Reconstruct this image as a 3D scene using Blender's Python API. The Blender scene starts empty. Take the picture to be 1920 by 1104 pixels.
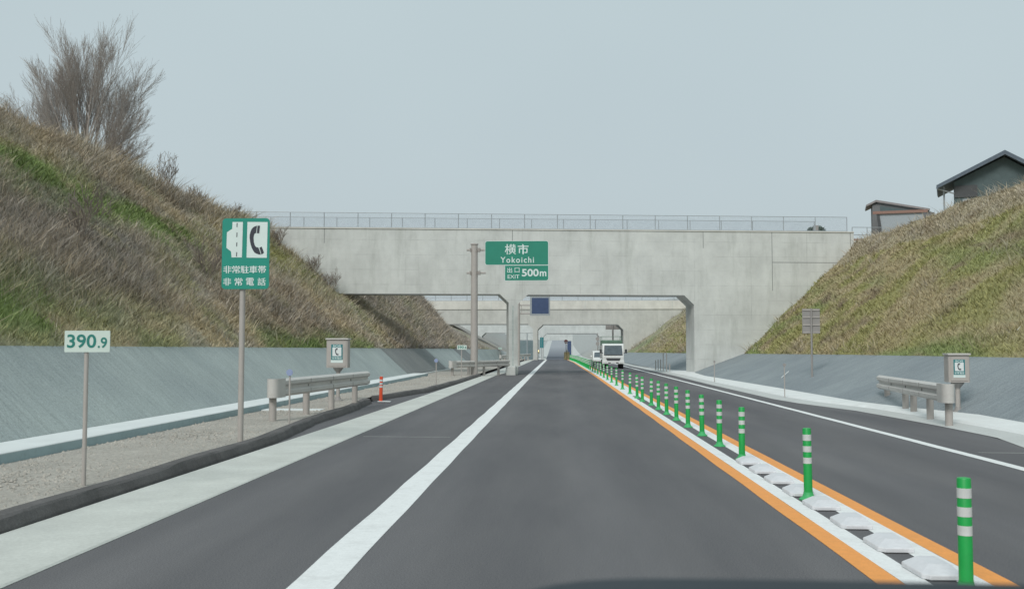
import bpy, bmesh, math, random
import numpy as np
from mathutils import Vector, Matrix
random.seed(7); rng = np.random.default_rng(11)
R = math.radians
scn = bpy.context.scene
COL = scn.collection

# ------------------------------------------------------------------ materials
def _nodes(name):
    m = bpy.data.materials.new(name); m.use_nodes = True
    nt = m.node_tree; b = nt.nodes['Principled BSDF']
    return m, nt, b
def noise(nt, scale, detail=4, stretch=None, rot=None, rough=.6):
    tc = nt.nodes.new('ShaderNodeTexCoord'); mp = nt.nodes.new('ShaderNodeMapping')
    nt.links.new(tc.outputs['Object'], mp.inputs['Vector'])
    if stretch: mp.inputs['Scale'].default_value = stretch
    if rot: mp.inputs['Rotation'].default_value = rot
    n = nt.nodes.new('ShaderNodeTexNoise'); n.inputs['Scale'].default_value = scale
    n.inputs['Detail'].default_value = detail; n.inputs['Roughness'].default_value = rough
    nt.links.new(mp.outputs['Vector'], n.inputs['Vector'])
    return n
def ramp(nt, fac, stops):
    r = nt.nodes.new('ShaderNodeValToRGB'); e = r.color_ramp.elements
    while len(e) < len(stops): e.new(.5)
    for i, (p, c) in enumerate(stops):
        e[i].position = p; e[i].color = (*c, 1) if len(c) == 3 else c
    nt.links.new(fac, r.inputs['Fac']); return r
def mixc(nt, a, b, fac, mode='MIX'):
    x = nt.nodes.new('ShaderNodeMix'); x.data_type = 'RGBA'; x.blend_type = mode
    for s, v in ((6, a), (7, b), (0, fac)):
        if isinstance(v, bpy.types.NodeSocket): nt.links.new(v, x.inputs[s])
        elif isinstance(v, (tuple, list)): x.inputs[s].default_value = (*v, 1)
        else: x.inputs[s].default_value = v
    return x.outputs[2]
def mat(name, c, var=.12, scale=6, rough=.75, bump=0, bscale=None, stretch=None, rot=None, metal=0, grime=0, gscale=1.2, gcol=(.12,.11,.1), fine=None):
    m, nt, b = _nodes(name)
    n = noise(nt, scale, 5, stretch, rot)
    lo = tuple(max(0, v*(1-var)) for v in c); hi = tuple(min(1, v*(1+var)) for v in c)
    col = ramp(nt, n.outputs['Fac'], [(.3, lo), (.7, hi)]).outputs['Color']
    if fine:
        f = noise(nt, fine[0], 3)
        fr = ramp(nt, f.outputs['Fac'], [(.35, (1-fine[1],)*3), (.65, (1+fine[1]*.0+0,)*3)]).outputs['Color']
        col = mixc(nt, col, fr, 1.0, 'MULTIPLY')
    if grime:
        g = noise(nt, gscale, 8, rough=.75)
        gf = ramp(nt, g.outputs['Fac'], [(.5, (0,0,0)), (.75, (grime,)*3)]).outputs['Color']
        col = mixc(nt, col, gcol, gf)
    nt.links.new(col, b.inputs['Base Color'])
    b.inputs['Roughness'].default_value = rough; b.inputs['Metallic'].default_value = metal
    if bump:
        bn = noise(nt, bscale or scale*6, 4); bp = nt.nodes.new('ShaderNodeBump')
        bp.inputs['Strength'].default_value = bump; bp.inputs['Distance'].default_value = .02
        nt.links.new(bn.outputs['Fac'], bp.inputs['Height']); nt.links.new(bp.outputs['Normal'], b.inputs['Normal'])
    return m

def asphalt():
    m, nt, b = _nodes('asphalt')
    n1 = noise(nt, 1.1, 5, (1, .10, 1)); n2 = noise(nt, 90, 3); n3 = noise(nt, .5, 5, (1, .22, 1))
    c = ramp(nt, n1.outputs['Fac'], [(.3, (.122,.122,.130)), (.7, (.158,.156,.161))]).outputs['Color']
    f = ramp(nt, n2.outputs['Fac'], [(.3, (.62,)*3), (.5, (1,)*3), (.72, (1.45,)*3)]).outputs['Color']
    c = mixc(nt, c, f, 1.0, 'MULTIPLY')
    p = ramp(nt, n3.outputs['Fac'], [(.35, (.87,.875,.89)), (.7, (1.10,1.095,1.09))]).outputs['Color']
    c = mixc(nt, c, p, 1.0, 'MULTIPLY')
    # wheel tracks polished by traffic; shadow in the dip and distant haze mixed into the colour
    tc = nt.nodes.new('ShaderNodeTexCoord'); s = nt.nodes.new('ShaderNodeSeparateXYZ'); nt.links.new(tc.outputs['Object'], s.inputs[0])
    w = nt.nodes.new('ShaderNodeMath'); w.operation = 'MULTIPLY'; w.inputs[1].default_value = 3.5; nt.links.new(s.outputs[0], w.inputs[0])
    w2 = nt.nodes.new('ShaderNodeMath'); w2.operation = 'SINE'; nt.links.new(w.outputs[0], w2.inputs[0])
    wr = ramp(nt, w2.outputs[0], [(0, (.97,)*3), (1, (1.06,)*3)]).outputs['Color']
    c = mixc(nt, c, wr, 1.0, 'MULTIPLY')
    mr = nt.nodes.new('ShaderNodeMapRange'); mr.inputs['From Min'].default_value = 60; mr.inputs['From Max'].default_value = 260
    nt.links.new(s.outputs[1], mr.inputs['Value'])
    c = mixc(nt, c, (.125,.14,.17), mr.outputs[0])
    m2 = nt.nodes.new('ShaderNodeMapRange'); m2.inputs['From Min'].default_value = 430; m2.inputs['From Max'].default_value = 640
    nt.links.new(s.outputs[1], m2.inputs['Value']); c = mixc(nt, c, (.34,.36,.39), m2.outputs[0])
    nt.links.new(c, b.inputs['Base Color']); b.inputs['Roughness'].default_value = .85
    b.inputs['Specular IOR Level'].default_value = .25
    bp = nt.nodes.new('ShaderNodeBump'); bp.inputs['Strength'].default_value = .35; bp.inputs['Distance'].default_value = .01
    nt.links.new(n2.outputs['Fac'], bp.inputs['Height']); nt.links.new(bp.outputs['Normal'], b.inputs['Normal'])
    return m

def concrete(name, c, panel=(0, 0), stain=.5, warm=(.44,.40,.34)):
    """weathered cast concrete: cloudy tone, vertical runs, form lines, pock marks"""
    m, nt, b = _nodes(name)
    n1 = noise(nt, .45, 6, rough=.7); n2 = noise(nt, 1.3, 7, (1, 1, .16), rough=.75); n3 = noise(nt, 2.6, 8, rough=.8)
    col = ramp(nt, n1.outputs['Fac'], [(.3, tuple(v*.80 for v in c)), (.7, tuple(min(1, v*1.1) for v in c))]).outputs['Color']
    r = ramp(nt, n2.outputs['Fac'], [(.50, (1,1,1)), (.74, (1-.26*stain, 1-.25*stain, 1-.27*stain))]).outputs['Color']
    col = mixc(nt, col, r, 1.0, 'MULTIPLY')
    k = ramp(nt, n3.outputs['Fac'], [(.63, (0,0,0)), (.70, (.5*stain,)*3)]).outputs['Color']
    col = mixc(nt, col, tuple(v*.5 for v in c), k)
    tc = nt.nodes.new('ShaderNodeTexCoord'); s = nt.nodes.new('ShaderNodeSeparateXYZ'); nt.links.new(tc.outputs['Object'], s.inputs[0])
    n4 = noise(nt, .7, 3)
    for ax, per in ((0, panel[0]), (2, panel[1])):
        if not per: continue
        d = nt.nodes.new('ShaderNodeMath'); d.operation = 'DIVIDE'; d.inputs[1].default_value = per; nt.links.new(s.outputs[ax], d.inputs[0])
        fr = nt.nodes.new('ShaderNodeMath'); fr.operation = 'FRACT'; nt.links.new(d.outputs[0], fr.inputs[0])
        lt = nt.nodes.new('ShaderNodeMath'); lt.operation = 'LESS_THAN'; lt.inputs[1].default_value = .03/per*1.3; nt.links.new(fr.outputs[0], lt.inputs[0])
        mu = nt.nodes.new('ShaderNodeMath'); mu.operation = 'MULTIPLY'; nt.links.new(lt.outputs[0], mu.inputs[0])
        br = ramp(nt, n4.outputs['Fac'], [(.42, (0,0,0)), (.62, (.42,.42,.42))]).outputs['Color']; nt.links.new(br, mu.inputs[1])
        col = mixc(nt, col, tuple(v*.55 for v in c), mu.outputs[0])
    nt.links.new(col, b.inputs['Base Color']); b.inputs['Roughness'].default_value = .85
    bp = nt.nodes.new('ShaderNodeBump'); bp.inputs['Strength'].default_value = .25; bp.inputs['Distance'].default_value = .03
    nt.links.new(n3.outputs['Fac'], bp.inputs['Height']); nt.links.new(bp.outputs['Normal'], b.inputs['Normal'])
    return m

def veg_mat(name, rough=.9, sss=True):
    m, nt, b = _nodes(name)
    a = nt.nodes.new('ShaderNodeVertexColor'); a.layer_name = 'tint'
    n = noise(nt, 9, 4); r = ramp(nt, n.outputs['Fac'], [(.3, (.75,)*3), (.7, (1.2,)*3)]).outputs['Color']
    c = mixc(nt, a.outputs['Color'], r, 1.0, 'MULTIPLY')
    nt.links.new(c, b.inputs['Base Color']); b.inputs['Roughness'].default_value = rough
    b.inputs['Specular IOR Level'].default_value = .1
    return m

def lining_mat(name, c, ang):
    """sprayed mortar slope with fine raked lines running down it"""
    m, nt, b = _nodes(name)
    n1 = noise(nt, 5, 6, (1, 1.0, .16), (0, ang, 0), rough=.7)
    n0 = noise(nt, 7, 5, (.16, 1.5, .16), None, rough=.8)
    n2 = noise(nt, .4, 5); n3 = noise(nt, 30, 4)
    col = ramp(nt, n0.outputs['Fac'], [(.36, tuple(v*.88 for v in c)), (.66, tuple(v*1.11 for v in c))]).outputs['Color']
    p = ramp(nt, n2.outputs['Fac'], [(.35, (.88,.89,.9)), (.7, (1.1,1.1,1.08))]).outputs['Color']
    col = mixc(nt, col, p, 1.0, 'MULTIPLY')
    q = ramp(nt, n3.outputs['Fac'], [(.3, (.75,)*3), (.6, (1.08,)*3)]).outputs['Color']
    col = mixc(nt, col, q, 1.0, 'MULTIPLY')
    sp = noise(nt, 22, 2, rough=.5); sr = ramp(nt, sp.outputs['Fac'], [(.74, (0,0,0)), (.79, (.55,)*3)]).outputs['Color']
    col = mixc(nt, col, (.6,.6,.58), sr)
    nt.links.new(col, b.inputs['Base Color']); b.inputs['Roughness'].default_value = .9
    bp = nt.nodes.new('ShaderNodeBump'); bp.inputs['Strength'].default_value = .5; bp.inputs['Distance'].default_value = .04
    nt.links.new(n0.outputs['Fac'], bp.inputs['Height']); nt.links.new(bp.outputs['Normal'], b.inputs['Normal'])
    return m

M = {}
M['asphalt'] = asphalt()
M['white_paint'] = mat('white_road_paint', (.85,.87,.87), .05, 14, .6, grime=.4, gscale=2.5, gcol=(.42,.42,.41), fine=(60,.1))
M['orange_paint'] = mat('orange_road_paint', (.90,.36,.075), .07, 12, .6, grime=.2, gscale=3, gcol=(.4,.22,.12), fine=(60,.1))
M['gutter'] = mat('gutter_concrete', (.60,.62,.585), .10, 1.3, .85, .2, 40, grime=.35, gscale=.9, gcol=(.42,.43,.40), fine=(35,.12))
M['strip'] = mat('strip_concrete', (.56,.58,.57), .08, 1.1, .85, .2, 40, grime=.3, gscale=1.1, gcol=(.38,.39,.38), fine=(35,.12))
M['strip_white'] = mat('strip_white_concrete', (.74,.765,.76), .06, 1.3, .85, .2, 40, grime=.25, gscale=1.4, gcol=(.5,.5,.49))
M['curb'] = mat('curb_asphalt', (.135,.13,.13), .22, 3, .92, .5, 60, fine=(40,.25))
M['gravel'] = mat('gravel', (.475,.45,.405), .12, .9, .95, .9, 28, grime=.4, gscale=5, gcol=(.22,.20,.18), fine=(24,.32))
M['chan_top'] = mat('channel_top_concrete', (.70,.74,.74), .05, 2, .8, grime=.15, gcol=(.4,.42,.42))
M['chan_face'] = mat('channel_face', (.33,.44,.47), .08, 2, .7, grime=.35, gscale=9, gcol=(.16,.2,.22))
M['lin_blue'] = lining_mat('mortar_blue', (.385,.435,.43), .7)
M['lin_dark'] = lining_mat('mortar_dark', (.235,.25,.25), .7)
M['lin_right'] = lining_mat('mortar_grey', (.26,.295,.315), -.7)
M['conc'] = concrete('bridge_concrete', (.63,.648,.625), (3.66, .93), .85)
M['conc2'] = concrete('bridge_concrete_grey', (.54,.545,.515), (3.6, 0), .6)
M['conc3'] = concrete('bridge_concrete_pale', (.66,.65,.60), (0, 0), .3)
M['conc4'] = concrete('bridge_concrete_hazy', (.58,.61,.60), (0, 0), .3)  # distance haze put into the paler base colour
M['soffit'] = mat('soffit_concrete', (.22,.23,.23), .1, 2, .9)
M['stain'] = mat('concrete_stain', (.50,.55,.53), .15, 6, .9)
M['galv'] = mat('galvanised_steel', (.36,.39,.41), .12, 8, .5, metal=.3)
M['post_paint'] = mat('beige_painted_steel', (.43,.40,.375), .06, 3, .55, grime=.2, gscale=4, gcol=(.26,.23,.21))
M['rail_paint'] = mat('beige_guardrail_paint', (.56,.545,.52), .07, 3, .5, grime=.35, gscale=6, gcol=(.25,.22,.2))
M['sign_back'] = mat('sign_back_grey', (.30,.285,.275), .08, 5, .6)
M['sign_green'] = mat('sign_green', (.012,.27,.205), .05, 2, .45)
M['exit_green'] = mat('exit_sign_green', (.02,.24,.165), .05, 2, .45)
M['sign_white'] = mat('sign_white', (.72,.76,.76), .03, 3, .5)
M['sign_pale'] = mat('sign_pale_green', (.60,.70,.65), .03, 3, .5)
M['letter'] = mat('letter_white', (.68,.78,.76), .03, 3, .5)
M['letter_green'] = mat('letter_green', (.02,.20,.17), .03, 3, .5)
M['black'] = mat('sign_black', (.035,.04,.055), .1, 5, .5)
M['post_green'] = mat('delineator_green', (.012,.36,.075), .08, 7, .45, grime=.25, gscale=9, gcol=(.03,.2,.07))
M['post_base'] = mat('delineator_base_green', (.05,.42,.14), .08, 7, .55, grime=.3, gscale=9, gcol=(.05,.2,.1))
M['band'] = mat('reflective_band', (.60,.63,.63), .06, 20, .35)
M['orange_post'] = mat('orange_delineator', (.72,.085,.03), .06, 7, .45)
M['block'] = mat('block_white', (.68,.69,.72), .07, 9, .55, grime=.5, gscale=5, gcol=(.42,.42,.43))
M['blue_refl'] = mat('blue_reflector', (.30,.36,.55), .05, 7, .3)
M['teal'] = mat('panel_teal', (.03,.20,.22), .05, 3, .4)
M['vms'] = mat('display_navy', (.055,.085,.17), .1, 3, .35)
M['cab_white'] = mat('truck_white', (.74,.76,.75), .03, 3, .3)
M['glass'] = mat('windscreen_glass', (.10,.13,.15), .25, 2.5, .12)
M['tyre'] = mat('tyre_rubber', (.03,.03,.032), .1, 9, .85)
M['dark'] = mat('dark_trim', (.06,.065,.07), .1, 5, .6)
M['chrome'] = mat('grey_metal', (.5,.5,.5), .05, 5, .35, metal=.5)
M['tarp'] = mat('green_tarp', (.12,.20,.15), .15, 4, .8)
M['lampglass'] = mat('headlamp_glass', (.6,.62,.6), .05, 5, .15)
M['yellow'] = mat('yellow_plastic', (.55,.47,.27), .06, 4, .55)
M['red'] = mat('red_band', (.32,.09,.08), .05, 4, .5)
M['bark'] = mat('bare_bark', (.33,.30,.28), .2, 8, .95)
M['twig'] = mat('twig_bark', (.37,.335,.31), .2, 8, .95)
M['shrub_twig'] = mat('shrub_twig', (.25,.21,.18), .2, 8, .95)
M['wall_dark'] = mat('house_wall_dark', (.085,.12,.125), .12, 3, .8)
M['wall_plank'] = mat('weathered_boards', (.17,.175,.18), .15, 5, .85, stretch=(6,1,.4))
M['rooft'] = mat('grey_roof_tiles', (.10,.13,.165), .18, 9, .6, bump=.4)
M['fascia'] = mat('roof_fascia', (.26,.24,.24), .1, 4, .7)
M['tin'] = mat('corrugated_sheet', (.34,.38,.41), .2, 10, .5, stretch=(5,1,.6), metal=.1)
M['rust'] = mat('rusty_steel', (.28,.17,.14), .15, 8, .8)
M['dash'] = mat('dashboard_plastic', (.022,.032,.042), .1, 4, .7)
M['leaf'] = veg_mat('evergreen_leaves')
M['veg'] = veg_mat('dry_vegetation')
M['earth'] = veg_mat('slope_earth')
M['hedge'] = mat('dark_panel', (.17,.225,.24), .1, 2, .8)
lm, lnt, lb = _nodes('amber_lamp_lit'); lb.inputs['Base Color'].default_value = (1,.7,.3,1)
lb.inputs['Emission Color'].default_value = (1,.72,.35,1); lb.inputs['Emission Strength'].default_value = 4
M['amber'] = lm
# wire mesh infill of the bridge fences: woven wire drawn by its own object pattern
fm, fnt, fb = _nodes('wire_mesh')
tcx = fnt.nodes.new('ShaderNodeTexCoord'); mpp = fnt.nodes.new('ShaderNodeMapping'); mpp.inputs['Rotation'].default_value = (0, R(45), 0)
fnt.links.new(tcx.outputs['Object'], mpp.inputs['Vector']); sp = fnt.nodes.new('ShaderNodeSeparateXYZ'); fnt.links.new(mpp.outputs[0], sp.inputs[0])
outs = []
for ax in (0, 2):
    d = fnt.nodes.new('ShaderNodeMath'); d.operation = 'MULTIPLY'; d.inputs[1].default_value = 1/.056; fnt.links.new(sp.outputs[ax], d.inputs[0])
    f = fnt.nodes.new('ShaderNodeMath'); f.operation = 'FRACT'; fnt.links.new(d.outputs[0], f.inputs[0])
    l = fnt.nodes.new('ShaderNodeMath'); l.operation = 'LESS_THAN'; l.inputs[1].default_value = .075; fnt.links.new(f.outputs[0], l.inputs[0]); outs.append(l)
mx = fnt.nodes.new('ShaderNodeMath'); mx.operation = 'MAXIMUM'; fnt.links.new(outs[0].outputs[0], mx.inputs[0]); fnt.links.new(outs[1].outputs[0], mx.inputs[1])
fnt.links.new(mx.outputs[0], fb.inputs['Alpha']); fb.inputs['Base Color'].default_value = (.27,.31,.36,1)
M['wire'] = fm

# ------------------------------------------------------------------ mesh helpers
class MB:
    def __init__(s): s.v = []; s.f = []
    def add(s, vs, fs):
        o = len(s.v); s.v += [tuple(v) for v in vs]; s.f += [tuple(i+o for i in f) for f in fs]; return s
    def box(s, x0, x1, y0, y1, z0, z1, ch=0):
        if ch:
            # chamfered on vertical edges and top edge
            c = ch; prof = [(x0+c,y0),(x1-c,y0),(x1,y0+c),(x1,y1-c),(x1-c,y1),(x0+c,y1),(x0,y1-c),(x0,y0+c)]
            cx, cy = (x0+x1)/2, (y0+y1)/2
            def sh(p, k): return (p[0]+math.copysign(min(k, abs(p[0]-cx)), cx-p[0]), p[1]+math.copysign(min(k, abs(p[1]-cy)), cy-p[1]))
            vs = [(*p, z0) for p in prof]+[(*p, z1-c) for p in prof]+[(*sh(p, c), z1) for p in prof]
            fs = [tuple(range(7,-1,-1)), tuple(range(16,24))]
            for r in (0, 8):
                for i in range(8): j = (i+1) % 8; fs.append((r+i, r+j, r+8+j, r+8+i))
            return s.add(vs, fs)
        return s.add([(x0,y0,z0),(x1,y0,z0),(x1,y1,z0),(x0,y1,z0),(x0,y0,z1),(x1,y0,z1),(x1,y1,z1),(x0,y1,z1)],
                     [(0,3,2,1),(4,5,6,7),(0,1,5,4),(1,2,6,5),(2,3,7,6),(3,0,4,7)])
    def tube(s, p0, p1, r0, r1=None, n=12, cap=True):
        r1 = r0 if r1 is None else r1
        p0, p1 = Vector(p0), Vector(p1); d = (p1-p0).normalized()
        a = d.orthogonal().normalized(); b = d.cross(a)
        vs = []
        for p, r in ((p0, r0), (p1, r1)):
            for i in range(n):
                t = 2*math.pi*i/n; vs.append(p+a*math.cos(t)*r+b*math.sin(t)*r)
        fs = [(i, (i+1) % n, n+(i+1) % n, n+i) for i in range(n)]
        if cap: fs += [tuple(range(n-1,-1,-1)), tuple(range(n, 2*n))]
        return s.add(vs, fs)
    def lathe(s, prof, c=(0,0,0), n=20):
        vs = []; k = len(prof)
        for r, z in prof:
            for i in range(n):
                t = 2*math.pi*i/n; vs.append((c[0]+r*math.cos(t), c[1]+r*math.sin(t), c[2]+z))
        fs = []
        for j in range(k-1):
            for i in range(n): i2 = (i+1) % n; fs.append((j*n+i, j*n+i2, (j+1)*n+i2, (j+1)*n+i))
        fs += [tuple(range(n-1,-1,-1)), tuple((k-1)*n+i for i in range(n))]
        return s.add(vs, fs)
    def prism(s, poly, y0, y1):
        """polygon in x,z extruded from y0 to y1"""
        n = len(poly); vs = [(x, y0, z) for x, z in poly]+[(x, y1, z) for x, z in poly]
        fs = [tuple(range(n)), tuple(range(2*n-1, n-1, -1))]+[(i, n+i, n+(i+1) % n, (i+1) % n) for i in range(n)]
        return s.add(vs, fs)
    def build(s, name, m, parent=None, smooth=False, loc=None):
        me = bpy.data.meshes.new(name); me.from_pydata(s.v, [], s.f); me.update()
        bm = bmesh.new(); bm.from_mesh(me); bmesh.ops.recalc_face_normals(bm, faces=bm.faces); bm.to_mesh(me); bm.free()
        if m is not None: me.materials.append(M[m] if isinstance(m, str) else m)
        o = bpy.data.objects.new(name, me); COL.objects.link(o)
        if parent is not None: o.parent = parent
        if loc: o.location = loc
        if smooth:
            for p in me.polygons: p.use_smooth = True
            try: me.set_sharp_from_angle(angle=R(35))
            except Exception: pass
        return o
def tag(o, label=None, cat=None, group=None, kind=None):
    if label: o['label'] = label
    if cat: o['category'] = cat
    if group: o['group'] = group
    if kind: o['kind'] = kind
    return o
def empty(name, loc, rz=0, label=None, cat=None, group=None):
    o = bpy.data.objects.new(name, None); COL.objects.link(o); o.location = loc; o.rotation_euler.z = rz
    return tag(o, label, cat, group)
def kids(o): return [c for c in bpy.data.objects if c.parent == o]
def copy_tree(o, parent=None):
    c = o.copy(); COL.objects.link(c); c.parent = parent
    for ch in kids(o):
        copy_tree(ch, c)
    return c
def ip(x, keys):
    return float(np.interp(x, [k[0] for k in keys], [k[1] for k in keys]))
def sweep(name, prof, ys, m, kind='structure', closed=False, smooth=False):
    """prof(y) -> list of (x, z); swept along y"""
    b = MB(); rows = [prof(y) for y in ys]; n = len(rows[0])
    for y, r in zip(ys, rows): b.v += [(x, y, z) for x, z in r]
    for j in range(len(ys)-1):
        for i in range(n-1+(1 if closed else 0)):
            i2 = (i+1) % n; b.f.append((j*n+i, j*n+i2, (j+1)*n+i2, (j+1)*n+i))
    if closed: b.f += [tuple(range(n)), tuple((len(ys)-1)*n+i for i in range(n-1,-1,-1))]
    me = bpy.data.meshes.new(name); me.from_pydata(b.v, [], b.f); me.update()
    bm = bmesh.new(); bm.from_mesh(me); bmesh.ops.recalc_face_normals(bm, faces=bm.faces)
    if not closed:
        up = sum(f.normal.z*f.calc_area() for f in bm.faces)
        if up < 0: bmesh.ops.reverse_faces(bm, faces=bm.faces)
    bm.to_mesh(me); bm.free()
    me.materials.append(M[m]); o = bpy.data.objects.new(name, me); COL.objects.link(o)
    if smooth:
        for p in me.polygons: p.use_smooth = True
    if kind: o['kind'] = kind
    return o
def yr(a, b, st):
    n = max(1, int(math.ceil((b-a)/st))); return [a+(b-a)*i/n for i in range(n+1)]

# lettering: outlines of the built-in font turned to a mesh facing -Y, fitted to a box
def lettering(name, txt, x0, x1, z0, z1, y, m, parent, bold=.0, keep=False, gap=1.0):
    cu = bpy.data.curves.new(name, 'FONT'); cu.body = txt; cu.size = 1; cu.offset = bold; cu.space_character = gap; cu.resolution_u = 4
    o = bpy.data.objects.new(name, cu); COL.objects.link(o)
    dg = bpy.context.evaluated_depsgraph_get(); dg.update()
    me = bpy.data.meshes.new_from_object(o.evaluated_get(dg)); bpy.data.objects.remove(o)
    n = len(me.vertices); co = np.zeros(n*3, 'f'); me.vertices.foreach_get('co', co); co = co.reshape(-1, 3)
    mn = co.min(0); mx = co.max(0); sx = (x1-x0)/(mx[0]-mn[0]); sz = (z1-z0)/(mx[1]-mn[1])
    out = np.zeros_like(co); out[:,0] = x0+(co[:,0]-mn[0])*sx; out[:,1] = y; out[:,2] = z0+(co[:,1]-mn[1])*sz
    me.vertices.foreach_set('co', out.ravel()); me.update(); me.materials.clear(); me.materials.append(M[m])
    ob = bpy.data.objects.new(name, me); COL.objects.link(ob); ob.parent = parent
    return ob
def rrect(x0, x1, z0, z1, r, corners=(1,1,1,1), n=6):
    """rounded rectangle, corners bl, br, tr, tl"""
    p = []
    for k, (cx, cz, a) in enumerate(((x0, z0, 180), (x1, z0, 270), (x1, z1, 0), (x0, z1, 90))):
        if not corners[k]: p.append((cx, cz)); continue
        ox = cx+r if cx == x0 else cx-r; oz = cz+r if cz == z0 else cz-r
        for i in range(n+1):
            t = R(a+90*i/n); p.append((ox+r*math.cos(t), oz+r*math.sin(t)))
    return p

# ------------------------------------------------------------------ the road's long profile
ZR = [(-60,0),(150,0),(200,-.9),(250,-2.0),(300,-2.6),(400,-2.6),(500,-.8),(700,4.5),(900,9.5),(1100,12),(1300,12)]
def zr(y): return ip(y, ZR)
YS = yr(-40, 150, 1.0)+yr(155, 300, 5)+yr(320, 1200, 20)
CS = [(60,0),(120,-.3),(150,-.8),(172,-1.0),(2000,-1.0)]
def cs(y): return ip(y, CS)

# ------------------------------------------------------------------ ground, carriageway, markings
gp = MB(); gp.add([(-3000,-500,-4.5),(3000,-500,-4.5),(3000,4000,-4.5),(-3000,4000,-4.5)], [(0,1,2,3)])
g = gp.build('ground', 'gravel'); g['kind'] = 'structure'

RE = [(-40,6.95),(12,7.05),(14,7.15),(16.66,7.55),(18.6,7.93),(21.4,7.93),(24,7.85),(26.5,7.72),(30,7.1),(32.5,6.9),(46,6.85),(60,7.0),(90,6.85),(200,6.8),(300,8),(500,11),(1200,14)]
LE = [(-40,-5.65),(45,-5.65),(58,-4.8),(64,-4.6),(200,-4.6),(300,-8),(500,-13),(1200,-14)]
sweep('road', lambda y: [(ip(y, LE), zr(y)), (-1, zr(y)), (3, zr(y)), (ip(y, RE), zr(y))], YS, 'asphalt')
def stripe(name, x0, x1, ys, m, z=.004, shift=None, wob=.0):
    s = shift or (lambda y: 0)
    ph = random.random()*9
    def pr(y):
        w = wob*math.sin(y*1.7+ph)
        return [(x0+s(y)+w, zr(y)+z), (x1+s(y)+w*.6, zr(y)+z)]
    return sweep(name, pr, ys, m)
Y150 = yr(-4, 150, 1)
YALL = yr(-4, 170, 1)
stripe('road_edge_line', -1.82, -1.50, YALL, 'white_paint', wob=.008)
stripe('road_edge_line', 6.12, 6.30, YALL, 'white_paint', wob=.006)
stripe('centre_line_orange', 2.18, 2.365, Y150, 'orange_paint', shift=cs, wob=.006)
stripe('centre_line_orange', 2.945, 3.12, Y150, 'orange_paint', shift=cs, wob=.006)
stripe('centre_line_white', 2.365, 2.545, Y150, 'white_paint', .0045, shift=cs)
stripe('centre_line_white', 2.745, 2.945, Y150, 'white_paint', .0045, shift=cs)
stripe('centre_line_white', 2.545, 2.745, yr(34.4, 150, 1), 'white_paint', .0045, shift=cs)
# thin seams across the asphalt
for nm, a in (('road_seam', (-3.55, -1.95, 18.3)), ('road_seam', (6.5, 7.6, 15.9))):
    b = MB(); b.add([(a[0], a[2], .004), (a[1], a[2]-.05, .004), (a[1], a[2]-.02, .004), (a[0], a[2]+.03, .004)], [(0,1,2,3)])
    b.build(nm, 'gutter')['kind'] = 'structure'

GO = [(-40,-4.72),(8.4,-4.73),(21,-4.60),(48,-4.44),(60,-4.40),(150,-4.3)]
GI = [(-40,-3.74),(60,-3.70),(66,-3.5),(150,-3.4)]
sweep('gutter', lambda y: [(ip(y, GO), .030), (ip(y, GO)+.5, .012), (ip(y, GI)-.02, .016), (ip(y, GI), .004)], yr(-6, 150, .5), 'gutter')
CB1 = [(-8,-4.735),(16.5,-4.75),(19,-4.9),(21,-5.1),(25,-5.16),(28,-5.35),(30,-5.5)]
CB2 = [(31,-5.52),(34,-5.12),(37,-4.74),(48,-4.49),(59,-4.44)]
def curb(K, ys, label):
    ph = random.random()*5
    def pr(y):
        x = ip(y, K); w = .012*math.sin(y*2.1+ph)+.008*math.sin(y*5.3); h = .155+.008*math.sin(y*1.3+ph)
        return [(x+w, -.02), (x-.02+w, .05), (x-.06+w, h-.025), (x-.085, h-.004), (x-.25, h-.006), (x-.285-w, h-.03), (x-.29-w, .04), (x-.29-w, -.02)]
    o = sweep('curb', pr, ys, 'curb', kind=None, closed=True, smooth=False)
    return tag(o, label, 'curb')
curb(CB1, yr(-8, 29.4, .4), 'long dark asphalt curb between the pale gutter and the gravel verge')
curb(CB2, yr(31.1, 59, .4), 'dark asphalt curb beyond the orange post, tapering to the pale gutter')
def cback(y):
    return (ip(y, CB1) if y < 30.4 else ip(y, CB2) if y < 59 else -4.42)-.28
GR = [(-40,-7.26),(20,-7.3),(55,-8.0),(58,-8.1),(200,-8.0)]
sweep('verge', lambda y: [(ip(y, GR), .10), ((ip(y, GR)+cback(y))/2, .105+.012*math.sin(y)), (cback(y), .11)], yr(-40, 150, .5), 'gravel')
o = sweep('drainage_channel', lambda y: [(-7.24, 0), (-7.25, .235), (-7.28, .25), (-8.05, .25), (-8.05, 0)], yr(-8, 56, 1), 'chan_top', kind=None)
tag(o, 'pale concrete drainage channel kerb running beside the gravel verge', 'drainage channel')
fc = sweep('face', lambda y: [(-7.235, .07), (-7.238, .225)], yr(-8, 56, 1), 'chan_face', kind=None); fc.parent = o
# white concrete pad below the left guardrail, thin drain line farther on
b = MB(); b.box(-7.2, -5.75, 24.2, 24.75, .1, .125); b.build('path_strip', 'chan_top')['kind'] = 'structure'
b = MB(); b.box(-8.12, -7.9, 56.02, 150, .08, .17); b.build('path_edging', 'chan_top')['kind'] = 'structure'

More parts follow.
